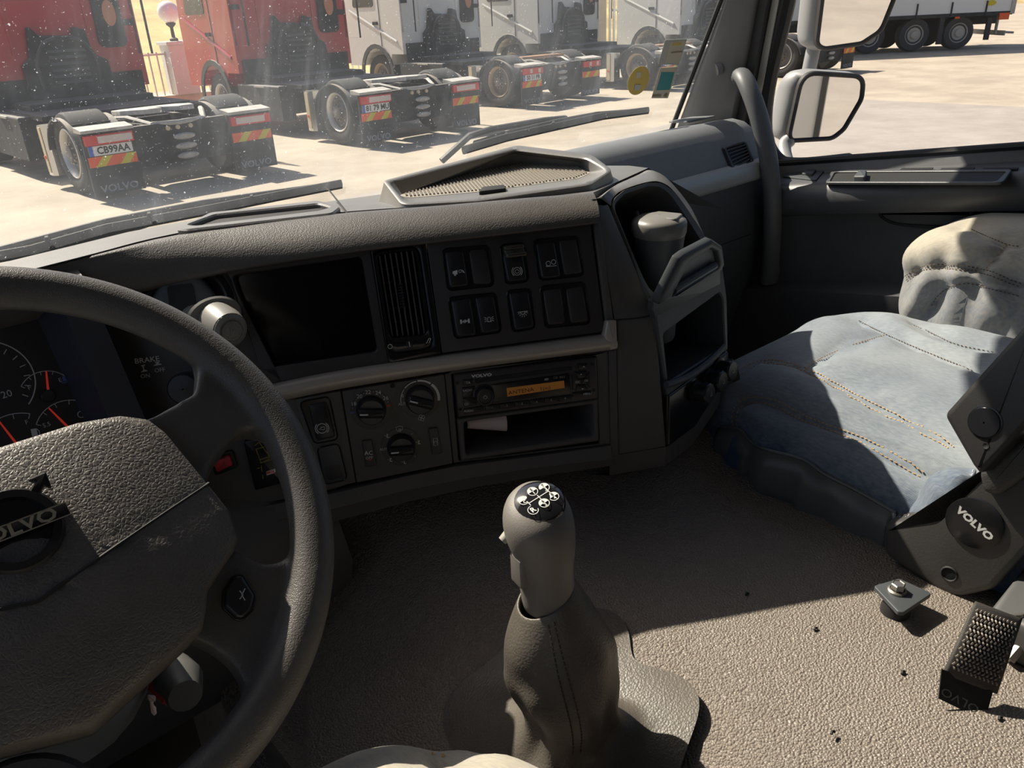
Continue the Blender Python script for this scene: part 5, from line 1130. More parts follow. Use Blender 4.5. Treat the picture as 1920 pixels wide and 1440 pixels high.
# column shroud, stalk, key
cs = thing('steering_column', 'grey steering column shroud below the wheel hub', 'column', (.03, .75, -.62))
b = MB(); rings = []
for t, r_ in ((-.05, .055), (-.10, .075), (-.20, .085), (-.34, .075)):
    c_ = WF.P(0, -.05, t); rings.append([c_+WF.u*r_*math.cos(2*math.pi*k/24)+WF.v*r_*1.1*math.sin(2*math.pi*k/24) for k in range(24)])
b.loft(rings, True, True, True); b.build('column_shroud', M_grey, cs)
k1 = ray(283, 1290)*.66
b = MB(); b.tube([ray(322, 1255)*.72, ray(335, 1280)*.70, ray(348, 1305)*.68], [.017, .021, .014], 16); b.build('adjust_lever', mat('column_lever', (.09, .09, .085), .5), cs)
b = MB(); b.tube([ray(298, 1280)*.70, ray(322, 1310)*.68], [.010, .008], 8, True, .5); b.build('red_clip', mat('red_clip', (.5, .05, .05), .5), cs)
FK = Frame(ray(283, 1318)*.66, (1, 0, .1), (0, .2, 1)); ky = thing('ignition_key', 'small metal key hanging below the column', 'key', FK.o)
b = MB(); b.prism(FK, roundpoly(FK.uvs([(276, 1302), (291, 1304), (290, 1314), (277, 1312)]), .001), 0, .003, .001); b.build('key_head', mat('key_plastic', (.55, .42, .36), .5), ky)
b = MB(); b.prism(FK, FK.uvs([(280, 1312), (287, 1313), (287, 1320), (292, 1325), (293, 1336), (288, 1341), (283, 1336)]), 0, .0018, .0005); b.build('key_blade', mat('key_metal', (.72, .55, .48), .35, metal=.4), ky)

# ------------------------------------------------------------------ gear lever
GL = Vector((.405, .432, 0)); gl = thing('gear_lever', 'grey gear lever with shift pattern cap and leather boot', 'gear lever', (.405, .432, FLOORZ))
toC = (Vector((0, 0, 0))-Vector((.405, .432, -.39))).normalized(); side = Vector((.755, -.656, 0)).normalized(); fwd = Vector((.656, .755, 0)).normalized()
b = MB(); rings = []
KZ = lambda z: -.515+(z+.515)*.76
for z, rx_, ry_, ox, oy in ((-.520, .0255, .024, .004, 0), (-.500, .0260, .025, .003, 0), (-.475, .0255, .025, .001, 0), (-.450, .0262, .026, .0, 0), (-.432, .0285, .029, .0, .001), (-.415, .0310, .032, -.002, .003), (-.400, .0325, .034, -.004, .004), (-.386, .0320, .034, -.005, .004), (-.374, .0292, .031, -.006, .003), (-.366, .0240, .026, -.006, .002), (-.361, .016, .017, -.006, .001), (-.359, .006, .007, -.006, .0)):
    c_ = Vector((GL.x, GL.y, KZ(z)))+side*ox+fwd*oy
    rings.append([c_+side*rx_*math.cos(2*math.pi*k/32)*1.0+fwd*ry_*math.sin(2*math.pi*k/32) for k in range(32)])
rings = [[p+(Vector((0, 0, .010))*((p-Vector((GL.x, GL.y, p.z))).dot(fwd)/.03) if i > 4 else Vector()) for p in r_] for i, r_ in enumerate(rings)]
b.loft(rings, True, True, True); b.use(M_knob); kb = b.build('knob', M_knob, gl, True, 60)
sm = kb.modifiers.new('s', 'SUBSURF'); sm.levels = 1; sm.render_levels = 1
FKn = Frame(ray(1012, 932)*.655, side, fwd*.94+Vector((0, 0, .33)))
capc = Vector((GL.x, GL.y, KZ(-.361)+.001))+side*-.003+fwd*.003
FKn = Frame(capc, side, fwd*.95+Vector((0, 0, .31)))
b = MB(); b.lathe(FKn, [(.0235, -.012), (.0235, -.004), (.022, -.001), (.016, .0022), (.008, .0038), (.0005, .0042)], 32, True, False, 1.0, 1.0); cp = b.build('pattern_cap', mat('cap_gloss_black', (.015, .015, .018), .08, coat=.5), gl)
b = MB(); b.use(M_white)
rotp = 35
def gp(x, y): c_, s_ = math.cos(R(rotp)), math.sin(R(rotp)); return (x*c_-y*s_, x*s_+y*c_)
def gz(x, y): return .0047-.000008*0-(math.hypot(x, y)/.022)**2*.0045
spots = [(-.0125, .0062, 'C', ''), (-.0008, .0085, '1', '5'), (.0105, .0062, '3', '7'), (-.0125, -.0072, 'R', None), (-.0008, -.0080, '2', '6'), (.0108, -.0068, '4', '8')]
for x, y, s_, up2 in spots:
    px2, py2 = gp(x, y); z = gz(px2, py2)+.0003
    b.use(M_white); b.circle(FKn, (px2, py2), .0046, .0006, z, px=False, seg=24)
    if up2 is None: b.text(FKn, s_, (px2, py2), .0072, z, rotp, 1, False, .0002)
    else:
        b.text(FKn, s_, gp(x, y-.0021), .0048, z, rotp, 1, False, .0001)
        b.face(b.vs([FKn.P(px2+.0045*math.cos(R(rotp+180*k/12)), py2+.0045*math.sin(R(rotp+180*k/12)), z) for k in range(13)]))
        if up2: b.use(M_black); b.text(FKn, up2, gp(x, y+.0020), .0044, z+.0002, rotp, 1, False, .0001)
b.use(M_white)
for x in (-.0115, -.0002, .0105): b.ribbon(FKn, [gp(x, .0026), gp(x, -.0028)], .0007, .0043, False, False)
b.ribbon(FKn, [gp(-.0115, 0), gp(.0105, 0)], .0007, .0044, False, False); b.build('shift_pattern', None, cp, False)
b = MB(); b.tube([Vector((GL.x, GL.y, -.438))-side*.022+fwd*.006, Vector((GL.x, GL.y, -.434))-side*.034+fwd*.002, Vector((GL.x, GL.y, -.437))-side*.038], [.006, .006, .004], 10); b.build('range_trigger', mat('trigger_grey', (.33, .31, .27), .5), gl)
Fsd = Frame(Vector((GL.x, GL.y, -.462))-side*.0225-fwd*.0125, side*.5-fwd*.87, (0, 0, 1))
b = MB(); b.prism(Fsd, roundpoly([(-.010, -.014), (.009, -.014), (.009, .018), (-.010, .018)], .003), -.004, .005, .002); b.build('splitter_button', M_knob, gl)
b = MB(); rings = []
for i in range(31):
    t = i/30; z = -.499-.194*t
    r_ = .0275+.0245*math.sin(min(1, t/.45)*math.pi/2) if t < .45 else .052-.008*math.sin(min(1, (t-.45)/.30)*math.pi/2) if t < .75 else .044+.078*((t-.75)/.25)**1.9
    row = []
    for k in range(72):
        a = 2*math.pi*k/72
        f = 1+ (.07*max(0, t-.25)*2.0)*math.sin(4*a+2.2*t+.6)*(1 if t > .25 else 0)+.05*t*math.sin(7*a-5*t)+.04*math.sin(2*a+3*t)*min(1, t*3)
        n1 = noise.noise(Vector((math.cos(a)*1.6, math.sin(a)*1.6, t*4.5)))*.14*min(1, t*2.5)
        rr_ = r_*(f+n1); zz = z+.006*math.sin(a*1+2.0)*(1-t)+(.010*(1-t))*math.cos(a-.7)
        P0 = Vector((GL.x, GL.y, zz))+side*(rr_*math.cos(a)+.020*math.sin(t*2.6)*(.3+t))+fwd*(rr_*math.sin(a)-.01*t+.03*max(0, t-.75)*4)
        w_ = max(0, (t-.72)/.28)**1.3; zf = FLOORZ-fdrop(P0.x)+.003; P0.z = P0.z*(1-w_)+zf*w_; P0.z = max(P0.z, zf); row.append(P0)
    rings.append(row)
top_in = [Vector((GL.x, GL.y, rings[0][k].z-.004))+(rings[0][k]-Vector((GL.x, GL.y, rings[0][k].z)))*.86 for k in range(72)]
rings = [[p-Vector((0, 0, .012)) for p in top_in], top_in, [p*.5+q*.5+Vector((0, 0, .002)) for p, q in zip(top_in, rings[0])]]+rings
b.loft(rings, True); bt = b.build('leather_boot', M_boot, gl, True, 180)
sm = bt.modifiers.new('s', 'SUBSURF'); sm.levels = 1; sm.render_levels = 2
# stitching running down the boot
for dk in (0, 2):
    b = MB(); k0 = 54+dk
    pts = [rings[i][k0 % 72] for i in range(4, len(rings)-6)]
    cen = Vector((GL.x, GL.y, 0))
    pts = [p+Vector(((p-cen).x, (p-cen).y, 0)).normalized()*.0008 for p in pts]
    sp_ = smooth_path(pts, 4)
    for j in range(0, len(sp_)-3, 3): b.tube([sp_[j], sp_[j+1], sp_[j+2]], .0006, 5)
    b.build('boot_stitching', mat('boot_thread', (.05, .04, .03), .7), bt, False, kind='stuff')


# ------------------------------------------------------------------ seats
def sq(c, e): return math.copysign(abs(c)**e, c)
def cushion(name, m, parent, ctr, rad, seams=(), e1=.55, e2=.32, nu=150, nv=90, tilt=0, bulge=.0065, wrinkle=.0042, seed=0, tone_lo=.0):
    """rounded upholstered block; seams = pixel paths of sewn lines, draped on it and pressed in"""
    ctr = Vector(ctr); V = []
    def surf(i, j):
        a = 2*math.pi*i/nu; p = -math.pi/2+math.pi*j/nv
        x = rad[0]*sq(math.cos(p), e1)*sq(math.cos(a), e2); y = rad[1]*sq(math.cos(p), e1)*sq(math.sin(a), e2); z = rad[2]*sq(math.sin(p), e1)
        return Vector((x, y, z+tilt*y))
    for j in range(nv+1):
        for i in range(nu): V.append(ctr+surf(i, j))
    Fc = []
    for j in range(nv):
        for i in range(nu):
            k = (i+1) % nu; Fc.append((j*nu+i, j*nu+k, (j+1)*nu+k, (j+1)*nu+i))
    bv = BVHTree.FromPolygons(V, Fc)
    paths = []
    for sp in seams:
        pts = []
        for q in smooth_path([Vector((p[0], p[1], 0)) for p in sp['px']], 5):
            d = ray(q.x, q.y).normalized(); h = bv.ray_cast(Vector((0, 0, 0)), d)
            if h[0] is not None: pts.append(h[0])
        if len(pts) > 1: paths.append((sp, pts))
    me = bpy.data.meshes.new(name); me.from_pydata([tuple(v) for v in V], [], Fc); me.update()
    nrm = [v.normal.copy() for v in me.vertices]
    allp = [p for _, pts in paths for p in pts]
    from mathutils.kdtree import KDTree
    kd = KDTree(max(1, len(allp)))
    dense = []
    for _, pts in paths:
        for a, c in zip(pts, pts[1:]):
            n = max(1, int((c-a).length/.004))
            for k in range(n): dense.append(a.lerp(c, k/n))
    kd = KDTree(max(1, len(dense)))
    for i, p in enumerate(dense): kd.insert(p, i)
    kd.balance()
    at = me.attributes.new('wear', 'FLOAT', 'POINT')
    for i, v in enumerate(me.vertices):
        p = V[i]; d = kd.find(p)[2] if dense else 1
        off = bulge*(1-math.exp(-(d/.03)**2))*2-.0055*math.exp(-(d/.006)**2)
        near = math.exp(-(d/.035)**2)
        off += wrinkle*near*noise.noise(p*38+Vector((seed, 0, 0)))*1.6+wrinkle*noise.noise(p*14+Vector((0, seed, 0)))*1.3
        sidef = max(0, 1-abs(nrm[i].z)*1.15)
        off += wrinkle*2.2*sidef*math.sin(p.y*95+p.x*30+5*noise.noise(p*9))*max(0, noise.noise(p*5+Vector((seed, 3, 1)))+.3)
        v.co = p+nrm[i]*off
        at.data[i].value = .55*max(0, nrm[i].z)**.6+tone_lo
    for f in me.polygons: f.use_smooth = True
    me.materials.append(m); o = link(name, me, parent); me.update()
    bv2 = BVHTree.FromPolygons([tuple(v.co) for v in me.vertices], Fc)
    for sp, pts in paths:
        b = MB(); path = []
        for p in pts:
            d = p.normalized(); h = bv2.ray_cast(Vector((0, 0, 0)), d)
            if h[0] is not None: path.append((h[0], h[1]))
        offs = (-.0045, .0045) if sp.get('double') else (sp.get('off', 0),)
        for of in offs:
            P = []
            for k, (p, n) in enumerate(path):
                t = (path[min(k+1, len(path)-1)][0]-path[max(0, k-1)][0]).normalized(); s_ = n.cross(t).normalized(); q = p+s_*of
                h = bv2.find_nearest(q); P.append(h[0]+h[1]*.0013)
            tot = 0; acc = []; step = .0060; L_ = []
            for a, c in zip(P, P[1:]):
                ln = (c-a).length; n = max(1, int(ln/.0015))
                for k in range(n): L_.append(a.lerp(c, k/n))
            st = max(2, int(step/.0015))
            for k in range(0, len(L_)-st, st): b.tube([L_[k], L_[k+int(st*.7)]], .00075, 4, True)
        if len(b.bm.verts): b.build('stitching', sp.get('m', M_thread), o, False, kind='stuff')
        else: b.bm.free()
    return o
s1 = thing('passenger_seat', 'worn blue denim seat cushion with orange seams and grey side flap', 'seat', (1.19, .3, -1.17))
SEAMS1 = [dict(px=[(1370, 710), (1417, 683), (1455, 680), (1497, 690), (1538, 708), (1613, 750), (1680, 783), (1747, 817), (1788, 844)], m=M_thread, double=True),
          dict(px=[(1378, 800), (1380, 771), (1401, 752), (1434, 752), (1467, 762), (1513, 787), (1613, 825), (1676, 858), (1738, 896)], m=M_thread, double=True),
          dict(px=[(1509, 694), (1530, 677), (1592, 650), (1663, 628)], m=M_thread), dict(px=[(1588, 577), (1601, 596), (1663, 628), (1722, 654), (1834, 700)], m=M_thread2),
          dict(px=[(1659, 579), (1680, 596), (1738, 621), (1792, 646), (1867, 662)], m=M_thread2)]
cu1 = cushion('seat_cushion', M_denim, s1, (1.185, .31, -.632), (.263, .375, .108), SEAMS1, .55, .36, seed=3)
SEAMS2 = [dict(px=[(1682, 562), (1683, 542), (1705, 517), (1738, 502), (1780, 500), (1847, 510), (1918, 537)], m=M_thread2, double=True), dict(px=[(1747, 573), (1763, 550), (1797, 533), (1834, 535), (1918, 558)], m=M_thread2),
          dict(px=[(1888, 458), (1855, 496), (1847, 510)], m=M_thread), dict(px=[(1822, 431), (1888, 458), (1918, 462)], m=M_thread2)]
s2 = thing('passenger_seat', 'raised dusty denim seat cushion between the low seat and the door', 'seat', (1.54, .2, -1.17))
cu2 = cushion('seat_cushion', M_denim2, s2, (1.58, .20, -.515), (.130, .395, .125), SEAMS2, .6, .42, seed=9, tilt=.03, tone_lo=.08)
b = MB(); b.box(WORLD, 1.46, 1.64, -.15, .5, -1.17, -.60, .01); b.build('seat_base', M_darkgrey, s2)
s3 = thing('driver_seat', 'pale denim driver seat cushion at the bottom edge of the picture', 'seat', (.03, .0, -1.27))
SEAMS3 = [dict(px=[(838, 1378), (826, 1400), (815, 1438)], m=M_thread, double=True), dict(px=[(700, 1395), (680, 1415), (668, 1438)], m=M_thread)]
cu3 = cushion('seat_cushion', M_denim2, s3, (.02, .03, -.588), (.268, .402, .108), SEAMS3, .5, .42, seed=21, tone_lo=.02)
b = MB(); b.box(WORLD, -.18, .26, -.3, .28, -1.27, -.70, .01); b.build('seat_base', M_darkgrey, s3)
# side flap (grey vinyl) hanging below the sewn hem
hem = [(1352, 800), (1388, 806), (1409, 829), (1438, 844), (1505, 861), (1547, 889), (1613, 923), (1680, 962)]
bvh = BVHTree.FromPolygons([tuple(v.co) for v in cu1.data.vertices], [tuple(p.vertices) for p in cu1.data.polygons])
hp = []
for q in hem:
    h = bvh.ray_cast(Vector((0, 0, 0)), ray(*q).normalized()); hp.append((h[0] if h[0] else ray(*q)*1.05))
hp = smooth_path(hp, 5); b = MB(); r0, r1, r2, r3 = [], [], [], []
for k, p in enumerate(hp):
    t = k/(len(hp)-1); w = .006*math.sin(k*.9)+.004*math.sin(k*2.1)
    o_ = Vector((-1, .1, 0)); hh = .045+.040*min(1, t*1.6); r0.append(p+o_*.004); r1.append(p+o_*(.012+w*.3)+Vector((0, 0, -hh*.3))); r2.append(p+o_*(.012+w*.5)+Vector((0, 0, -hh*.7))); r3.append(p+o_*(.010+w*.6)+Vector((0, 0, -hh)))
b.loft([r0, r1, r2, r3], False); fp = b.build('side_flap', M_skirt, s1, True, 80); so = fp.modifiers.new('s', 'SOLIDIFY'); so.thickness = .002
b = MB(); b.tube([p+Vector((-.002, 0, .001)) for p in hp], .0028, 8); b.build('hem_piping', M_skirt, s1)
b = MB()
for k in range(0, len(hp)-1): b.tube([hp[k].lerp(hp[k+1], .1)+Vector((-.0045, 0, -.006)), hp[k].lerp(hp[k+1], .75)+Vector((-.0045, 0, -.006))], .0009, 4)
b.build('hem_stitching', M_thread, fp, False, kind='stuff')
b = MB(); b.box(WORLD, 1.02, 1.38, -.1, .50, -1.17, -.70, .01); b.build('seat_frame', M_black, s1)
# plastic side cover with round badge
FS = Frame((.868, .30, -.60), (0, -1, 0), (.10, 0, 1))     # faces the driver (-X)
b = MB(); poly = rp(FS, [(1655, 985), (1690, 978), (1750, 972), (1840, 880), (1935, 800), (1960, 900), (1960, 1000), (1860, 1108), (1790, 1124), (1740, 1098), (1655, 1040)], [.008, .01, .02, .02, .01, .01, .01, .03, .03, .02, .02], 5)
b.prism(FS, poly, -.06, .0, .008); sc_ = b.build('side_cover', mat('seat_cover_plastic', (.060, .058, .056), .42, bump=('noise', 350, .35, .0005)), s1)
b = MB(); b.lathe(Frame(FS.hit(1827, 981, .001), FS.u, FS.v), [(.0305, 0), (.0305, .0012), (.029, .0018)], 40); bd_ = b.build('round_badge', M_gloss, sc_)
FB = FS.shifted(.0032); b = MB(); a0_ = Vector(FB.uv(1797, 955)); a1_ = Vector(FB.uv(1857, 1008)); rot_ = math.degrees(math.atan2((a1_-a0_).y, (a1_-a0_).x))
b.text(FB, 'VOLVO', (1827, 982), .0118, 0, rot_, 1.15, True, .0006); bl_ = b.build('badge_lettering', M_white, sc_, False)
b = MB(); b.lathe(Frame(FS.hit(1780, 1076, .0), FS.u, FS.v), [(.010, .0005), (.0085, .002), (.0075, .0005)], 20); b.build('cover_screw', M_black, sc_)
b = MB(); b.prism(FS.shifted(.002), rp(FS, [(1842, 880), (1935, 805), (1960, 870), (1880, 925), (1850, 918)], .012), -.02, .012, .008); b.build('recliner_bulge', mat('leather_grain_cover', (.05, .048, .046), .45, bump=('voronoi', 500, .5, .0005)), s1)
# frayed hem end of the denim
# fold-down armrest hinge cover
FA = Frame((.835, .22, -.50), Vector((-.15, -1, 0)), Vector((.25, 0, 1)))
am = thing('armrest', 'black plastic armrest arm with a round cap beside the passenger seat', 'armrest', FA.P(0, 0, 0))
b = MB(); b.prism(FA, rp(FA, [(1768, 778), (1930, 598), (1990, 640), (1960, 760), (1836, 890), (1822, 872)], [.010, .01, .01, .01, .004, .01], 5), -.028, .0, .006); aa = b.build('arm_cover', mat('armrest_plastic', (.030, .029, .029), .42, bump=('noise', 350, .3, .0004)), am)
b = MB(); b.lathe(Frame(FA.hit(1847, 792, .0), FA.u, FA.v), [(.0175, -.001), (.0175, .001), (.0160, .0012), (.0155, .0026), (.001, .0028)], 36, True, False); b.build('round_cap', M_gloss, aa)
b = MB(); b.lathe(Frame(FA.hit(1849, 836, .0), FA.u, FA.v), [(.0032, -.001), (.0032, .001), (.0015, .0002)], 16); b.build('small_screw', M_black, aa)
# denim corner curling over with frayed edge
b = MB(); P_ = [(1712, 950), (1735, 905), (1770, 880), (1830, 880)]; Q_ = [(1705, 968), (1760, 962), (1800, 930), (1828, 885)]
fr0 = smooth_path([ray(*q)*k_ for q, k_ in zip(P_, (1.03, .99, .97, .95))], 8); fr1 = smooth_path([ray(*q)*k_ for q, k_ in zip(Q_, (1.00, .955, .94, .94))], 8)
mid = [a*.5+c*.5-a.normalized()*.018+Vector((0, 0, .006*math.sin(i*.8))) for i, (a, c) in enumerate(zip(fr0, fr1))]
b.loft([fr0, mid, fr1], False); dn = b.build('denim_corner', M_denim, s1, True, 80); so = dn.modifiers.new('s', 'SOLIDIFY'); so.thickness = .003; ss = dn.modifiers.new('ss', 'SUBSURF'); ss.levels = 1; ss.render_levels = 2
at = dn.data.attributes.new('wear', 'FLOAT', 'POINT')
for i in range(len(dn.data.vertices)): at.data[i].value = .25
b = MB(); rnd = random.Random(5); fr1b = smooth_path([ray(*q)*k_ for q, k_ in zip([(1668, 965), (1690, 972), (1730, 967), (1762, 960), (1800, 930), (1828, 885)], (1.02, .99, .965, .95, .935, .935))], 16)
for p in fr1b:
    for _ in range(3):
        q = p+Vector((rnd.uniform(-.003, .003),)*3); b.tube([q, q+Vector((rnd.uniform(-.003, .001), rnd.uniform(-.003, .003), rnd.uniform(-.006, -.001)))], .00045, 3)
b.build('frayed_threads', mat('frayed_cotton', (.55, .55, .55), .9), s1, False, kind='stuff')
# floor bracket with bolt
FBk = Frame((1.0, .33, FLOORZ+.024), (1, 0, 0), (0, 1, 0)); bk = thing('floor_bracket', 'dark steel bracket with hexagon bolt at the foot of the seat cover', 'bracket', (.83, .27, FLOORZ))
b = MB(); b.prism(FBk, rp(FBk, [(1638, 1098), (1686, 1084), (1748, 1112), (1694, 1148), (1684, 1147)], .004), -.005, .0, .001); b.build('bracket_plate', M_darkgrey, bk)
c_ = FBk.hit(1682, 1108)
b = MB(); F = Frame(c_, (1, .2, 0), (-.2, 1, 0)); b.lathe(F, [(.0105, 0), (.0105, .002), (.009, .003), (.0080, .0032)], 28, True, False); b.lathe(F, [(.0078, .003), (.0078, .010), (.0066, .011), (.0058, .0102)], 6); b.build('hexagon_bolt', M_steel, bk, True, 25)
b = MB(); F = Frame(Vector((c_.x-.006, c_.y-.004, FLOORZ)), (1, 0, 0), (0, 1, 0)); b.lathe(F, [(.016, -.02), (.016, .006), (.013, .012), (.013, .020)], 24); b.build('rubber_foot', M_seal, bk)
# seat belt stalk webbing
FW = Frame((.755, .155, -.585), Vector((.75, -.66, 0)), Vector((.35, .40, .85)))
sb = thing('seat_belt', 'folded black seat belt webbing with sewn zigzag and woven label', 'seat belt', (.75, .12, -.62))
b = MB(); gr = []
def wq(u_, v_):
    A_, B_, C_, D_ = (1828, 1128), (1915, 1160), (1868, 1300), (1768, 1262); x = (A_[0]*(1-u_)+B_[0]*u_)*(1-v_)+(D_[0]*(1-u_)+C_[0]*u_)*v_; y = (A_[1]*(1-u_)+B_[1]*u_)*(1-v_)+(D_[1]*(1-u_)+C_[1]*u_)*v_
    return FW.hit(x, y, .010*math.sin(math.pi*v_)+.004*math.sin(math.pi*u_))
M_web = mat('belt_webbing', (.055, .050, .047), .6, bump=('twill', 500, .5, .0005))
b.loft([[wq(u_/16, v_/20) for u_ in range(17)] for v_ in range(21)], False); wb_ = b.build('webbing', M_web, sb, True, 80); so = wb_.modifiers.new('s', 'SOLIDIFY'); so.thickness = .003; so.offset = 0
b = MB()
for i in range(11):
    for k in range(16):
        u_ = .10+.8*i/10; v_ = .08+.84*k/16; n = FW.n; p = wq(u_, v_)+n*.0022; q = wq(min(1, u_+.035*(1 if k % 2 else -1)), v_+.035)+n*.0022; b.tube([p, (p+q)*.5+n*.0008, q], .0011, 4)
b.build('zigzag_stitching', mat('belt_thread', (.22, .19, .165), .5), wb_, False, kind='stuff')
b = MB(); lb = [FW.hit(*q, .004) for q in ((1766, 1254), (1862, 1296), (1847, 1352), (1760, 1310))]; b.loft([[lb[0], lb[1]], [lb[3], lb[2]]], False); lo_ = b.build('woven_label', mat('label_black', (.018, .018, .018), .5), sb, False); so = lo_.modifiers.new('s', 'SOLIDIFY'); so.thickness = .0015
b = MB(); FL_ = FW.shifted(.0056); a0_ = Vector(FL_.uv(1845, 1337)); a1_ = Vector(FL_.uv(1772, 1297)); rt_ = math.degrees(math.atan2((a1_-a0_).y, (a1_-a0_).x)); b.text(FL_, 'VOLVO', (1808, 1317), .0115, 0, rt_, 1.3); b.build('label_lettering', mat('grey_woven_letters', (.14, .14, .14), .7), lo_, False)
b = MB(); b.tube(smooth_path([FW.hit(1785, 1330, -.01), ray(1815, 1375)*.84, ray(1870, 1425)*.84, ray(1960, 1470)*.84], 6), .022, 12, True, .5); b.build('stalk_cover', M_web, sb)
b = MB(); b.tube([ray(1905, 1150)*.84, ray(1912, 1210)*.84, ray(1890, 1235)*.84], .007, 10); b.build('steel_loop', M_steel, sb)
b = MB(); b.box(WORLD, .80, .93, -.12, .17, -.648, -.60, .01); b.build('seat_rail', mat('rail_grey', (.09, .09, .09), .5), s1)
# crumbs on the mat
b = MB()
for q in ((1528, 1182), (1692, 1264), (1560, 1377), (1874, 1350), (1400, 1117)):
    p = ray(*q); p = p*(FLOORZ/p.z); rnd2 = random.Random(q[0]); b.tube([p+Vector((-.002, 0, .002)), p+Vector((.001, .001, .003)), p+Vector((.003, -.001, .002))], .0015, 5)
b.build('floor_specks', M_black, fl, False, kind='stuff')
# pale bag in the passenger footwell
b = MB(); gc = ray(1350, 820)*1.58; g_r = []
for j in range(13):
    p = math.pi*j/12; g_r.append([gc+Vector((.17*math.sin(p)*math.cos(2*math.pi*i/24)*(1+.2*noise.noise(Vector((i*.5, j*.4, 0)))), .13*math.sin(p)*math.sin(2*math.pi*i/24), .10*math.cos(p)))+Vector((0, 0, .0)) for i in range(24)])
b.loft(g_r, True); bg = b.build('cloth_bag', mat('pale_cloth', (.40, .40, .40), .9, var=.1)); tag(bg, 'pale grey cloth bundle on the floor between tower and denim seat', 'bag')

# ------------------------------------------------------------------ mirrors outside the door
M_mirror = mat('mirror_glass', (.92, .90, .84), .015, metal=1)
M_mhouse = mat('mirror_housing_grey', (.25, .26, .27), .45)
def mirror(name_label, glass_px, house_px, k, refl, arm):
    c = Vector((0, 0, 0))
    for q in glass_px: c += ray(*q)
    c = c/len(glass_px)*k; d = c.normalized(); n = (Vector(refl).normalized()-d).normalized()
    u_ = Vector((0, 0, 1)).cross(n).normalized(); Fm = Frame(c, u_, n.cross(u_))
    t = thing('side_mirror', name_label, 'mirror', tuple(c), 'side mirrors outside the passenger window')
    g = rp(Fm, glass_px, .035, 6); h = inset(g, -.010)
    b = MB(); b.prism(Fm, inset(g, .001), -.004, .0); b.build('mirror_glass', M_mirror, t, False)
    b = MB(); b.ring(Fm, h, g, -.012, .006, -.006, False, .003); b.build('mirror_rim', M_seal, t)
    b = MB(); hp_ = [Vector(p) for p in h]; cc = sum(hp_, Vector((0, 0)))/len(hp_)
    rings = [[Fm.P(*p, -.010) for p in h]]
    for s_, z_ in ((1.03, -.03), (.97, -.06), (.8, -.085), (.5, -.10), (.1, -.105)): rings.append([Fm.P(cc.x+(p.x-cc.x)*s_-.35*abs(z_), cc.y+(p.y-cc.y)*s_, z_) for p in hp_])
    b.loft(rings, True, True, True); b.build('mirror_housing', M_mhouse, t, True, 60)
    b = MB(); b.tube(smooth_path([Vector(p) for p in arm], 6), .018, 12); b.build('mirror_arm', M_mhouse, t)
    return t, Fm
mA, F1 = mirror('lower wide-angle mirror beyond the passenger window', [(1508, 140), (1616, 147), (1612, 185), (1580, 240), (1560, 256), (1486, 260), (1484, 250)], None, 2.02, (-.07, -.97, -.22),
       [ray(1480, 262)*2.05, ray(1470, 285)*2.04, (1.80, .98, -.46)])
mB, F2 = mirror('upper main mirror cut off by the top edge of the picture', [(1560, -120), (1700, -110), (1672, 0), (1650, 55), (1615, 78), (1545, 88), (1535, 80)], None, 2.02, (.02, -.97, -.18),
       [ray(1545, 30)*2.10, ray(1528, 80)*2.10, ray(1516, 135)*2.12])

# ------------------------------------------------------------------ wipers outside the glass
def wp(px, py, off):   # point on a plane parallel to the windscreen, off metres outside
    return WS.hit(px, py, -off)
WSf = WS
def wiper(label, blade, arm, spine):
    t = thing('windscreen_wiper', label, 'wiper', tuple(wp(*blade[0], .03)), 'windscreen wipers')
    b = MB(); b.tube([wp(*q, .012) for q in blade], .0045, 6, True, 2.0); b.build('rubber_blade', M_black, t)
    b = MB(); b.tube([wp(*q, .028) for q in spine], .006, 6, True, .8); b.build('blade_spine', M_seal, t)
    b = MB(); b.tube([wp(*q, .045) for q in arm], .0085, 8, True, .8); b.build('wiper_arm', M_seal, t)
    for f in (.2, .5, .8):
        q = spine[0][0]+(spine[-1][0]-spine[0][0])*f; k = min(range(len(spine)-1), key=lambda i: abs(spine[i][0]-q)); i2 = k+1; tt = (q-spine[k][0])/(spine[i2][0]-spine[k][0]+1e-6); yy = spine[k][1]+(spine[i2][1]-spine[k][1])*tt
        b = MB(); b.tube([wp(q, yy, .030), wp(q, yy+5, .012)], .004, 6); b.build('blade_clip', M_black, t)
wiper('long wiper lying across the lower left of the windscreen', [(-60, 492), (60, 470), (200, 430), (400, 392), (520, 368), (640, 345)], [(60, 492), (130, 462), (270, 420), (330, 398), (420, 380)], [(-40, 478), (60, 452), (200, 415), (380, 380), (520, 360), (600, 349)])
wiper('wiper at the lower right of the windscreen with bent arm', [(868, 282), (950, 258), (1040, 238), (1130, 218), (1215, 207)], [(828, 302), (880, 255), (920, 243), (1020, 226), (1060, 222)], [(890, 268), (960, 247), (1050, 226), (1120, 213), (1185, 208)])
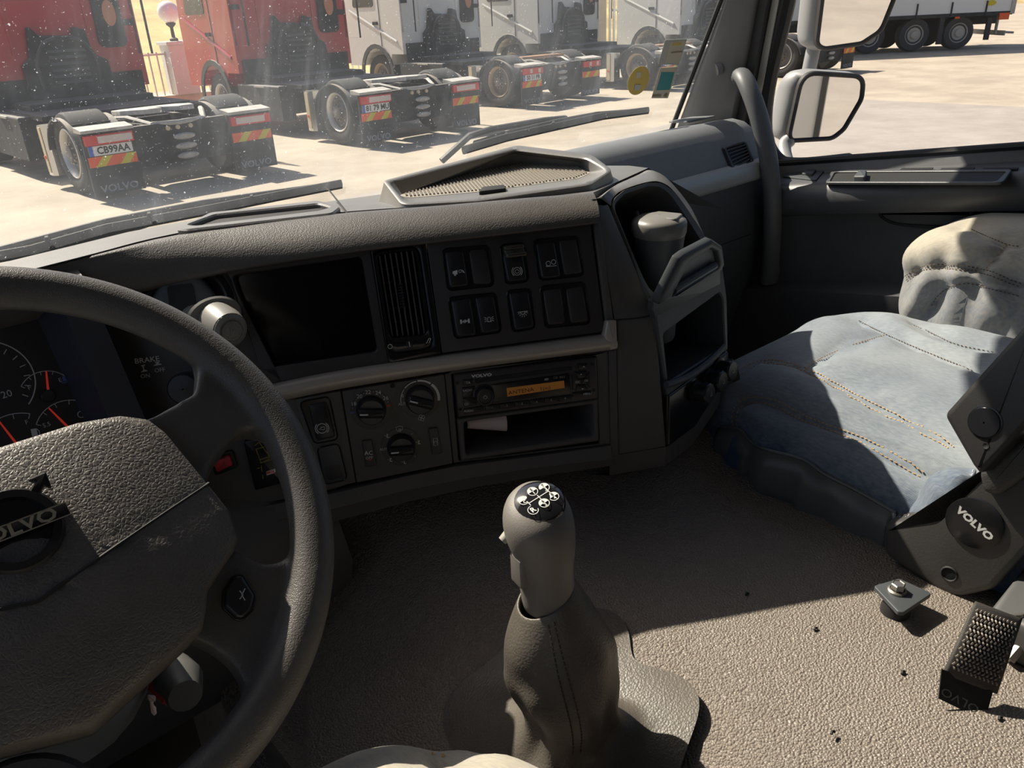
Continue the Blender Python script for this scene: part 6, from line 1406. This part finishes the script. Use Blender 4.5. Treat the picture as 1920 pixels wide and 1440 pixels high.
# stickers on the inside of the glass
def sticker(name, label, parts):
    t = thing(name, label, 'sticker', tuple(WS.hit(*parts[0][1][0], .004)), 'stickers on the windscreen')
    for i, (nm, pts, m_, rad) in enumerate(parts):
        b = MB(); b.prism(WS, roundpoly(WS.uvs(pts, .002), rad, 8), .002+.0006*i, .0025+.0006*i); b.build(nm, m_, t, False)
M_syel = mat('sticker_yellow', (.60, .43, .10), .6); M_scr = mat('sticker_cream', (.55, .50, .40), .6); M_steal = mat('sticker_teal', (.05, .26, .27), .5); M_sgr = mat('sticker_grey', (.45, .45, .42), .6); M_spr = mat('sticker_print', (.25, .2, .12), .6)
def ell(cx, cy, rx_, ry_, sh, n=28): return [(cx+rx_*math.cos(2*math.pi*k/n)-sh*math.sin(2*math.pi*k/n)*ry_, cy-ry_*math.sin(2*math.pi*k/n)*-1) for k in range(n)]
sticker('round_sticker', 'round yellow sticker low on the right of the windscreen', [('sticker_disc', ell(1197, 151, 19, 27, .25), M_syel, .001), ('sticker_print', [(1194, 135), (1202, 135), (1200, 146), (1192, 146)], M_scr, .001), ('sticker_print', [(1190, 158), (1201, 158), (1198, 168), (1188, 168)], M_sgr, .001)])
sticker('permit_sticker', 'upper cream paper sticker with lines near the windscreen pillar', [('sticker_backing', [(1247, 75), (1288, 73), (1272, 122), (1234, 120)], M_sgr, .002), ('sticker_paper', [(1256, 78), (1285, 76), (1272, 118), (1246, 117)], M_scr, .001), ('sticker_print', [(1262, 80), (1277, 79), (1276, 84), (1260, 85)], M_syel, .001), ('sticker_print', [(1258, 97), (1278, 95), (1278, 97), (1257, 99)], M_spr, .0)])
sticker('permit_sticker', 'lower cream and teal sticker near the windscreen pillar', [('sticker_paper', [(1238, 127), (1271, 125), (1252, 184), (1221, 184)], M_scr, .001), ('sticker_panel', [(1240, 135), (1264, 135), (1255, 168), (1230, 169)], M_steal, .001), ('sticker_print', [(1224, 177), (1239, 177), (1238, 181), (1223, 181)], M_spr, .0), ('sticker_print', [(1246, 175), (1251, 175), (1249, 181), (1244, 181)], M_spr, .0)])
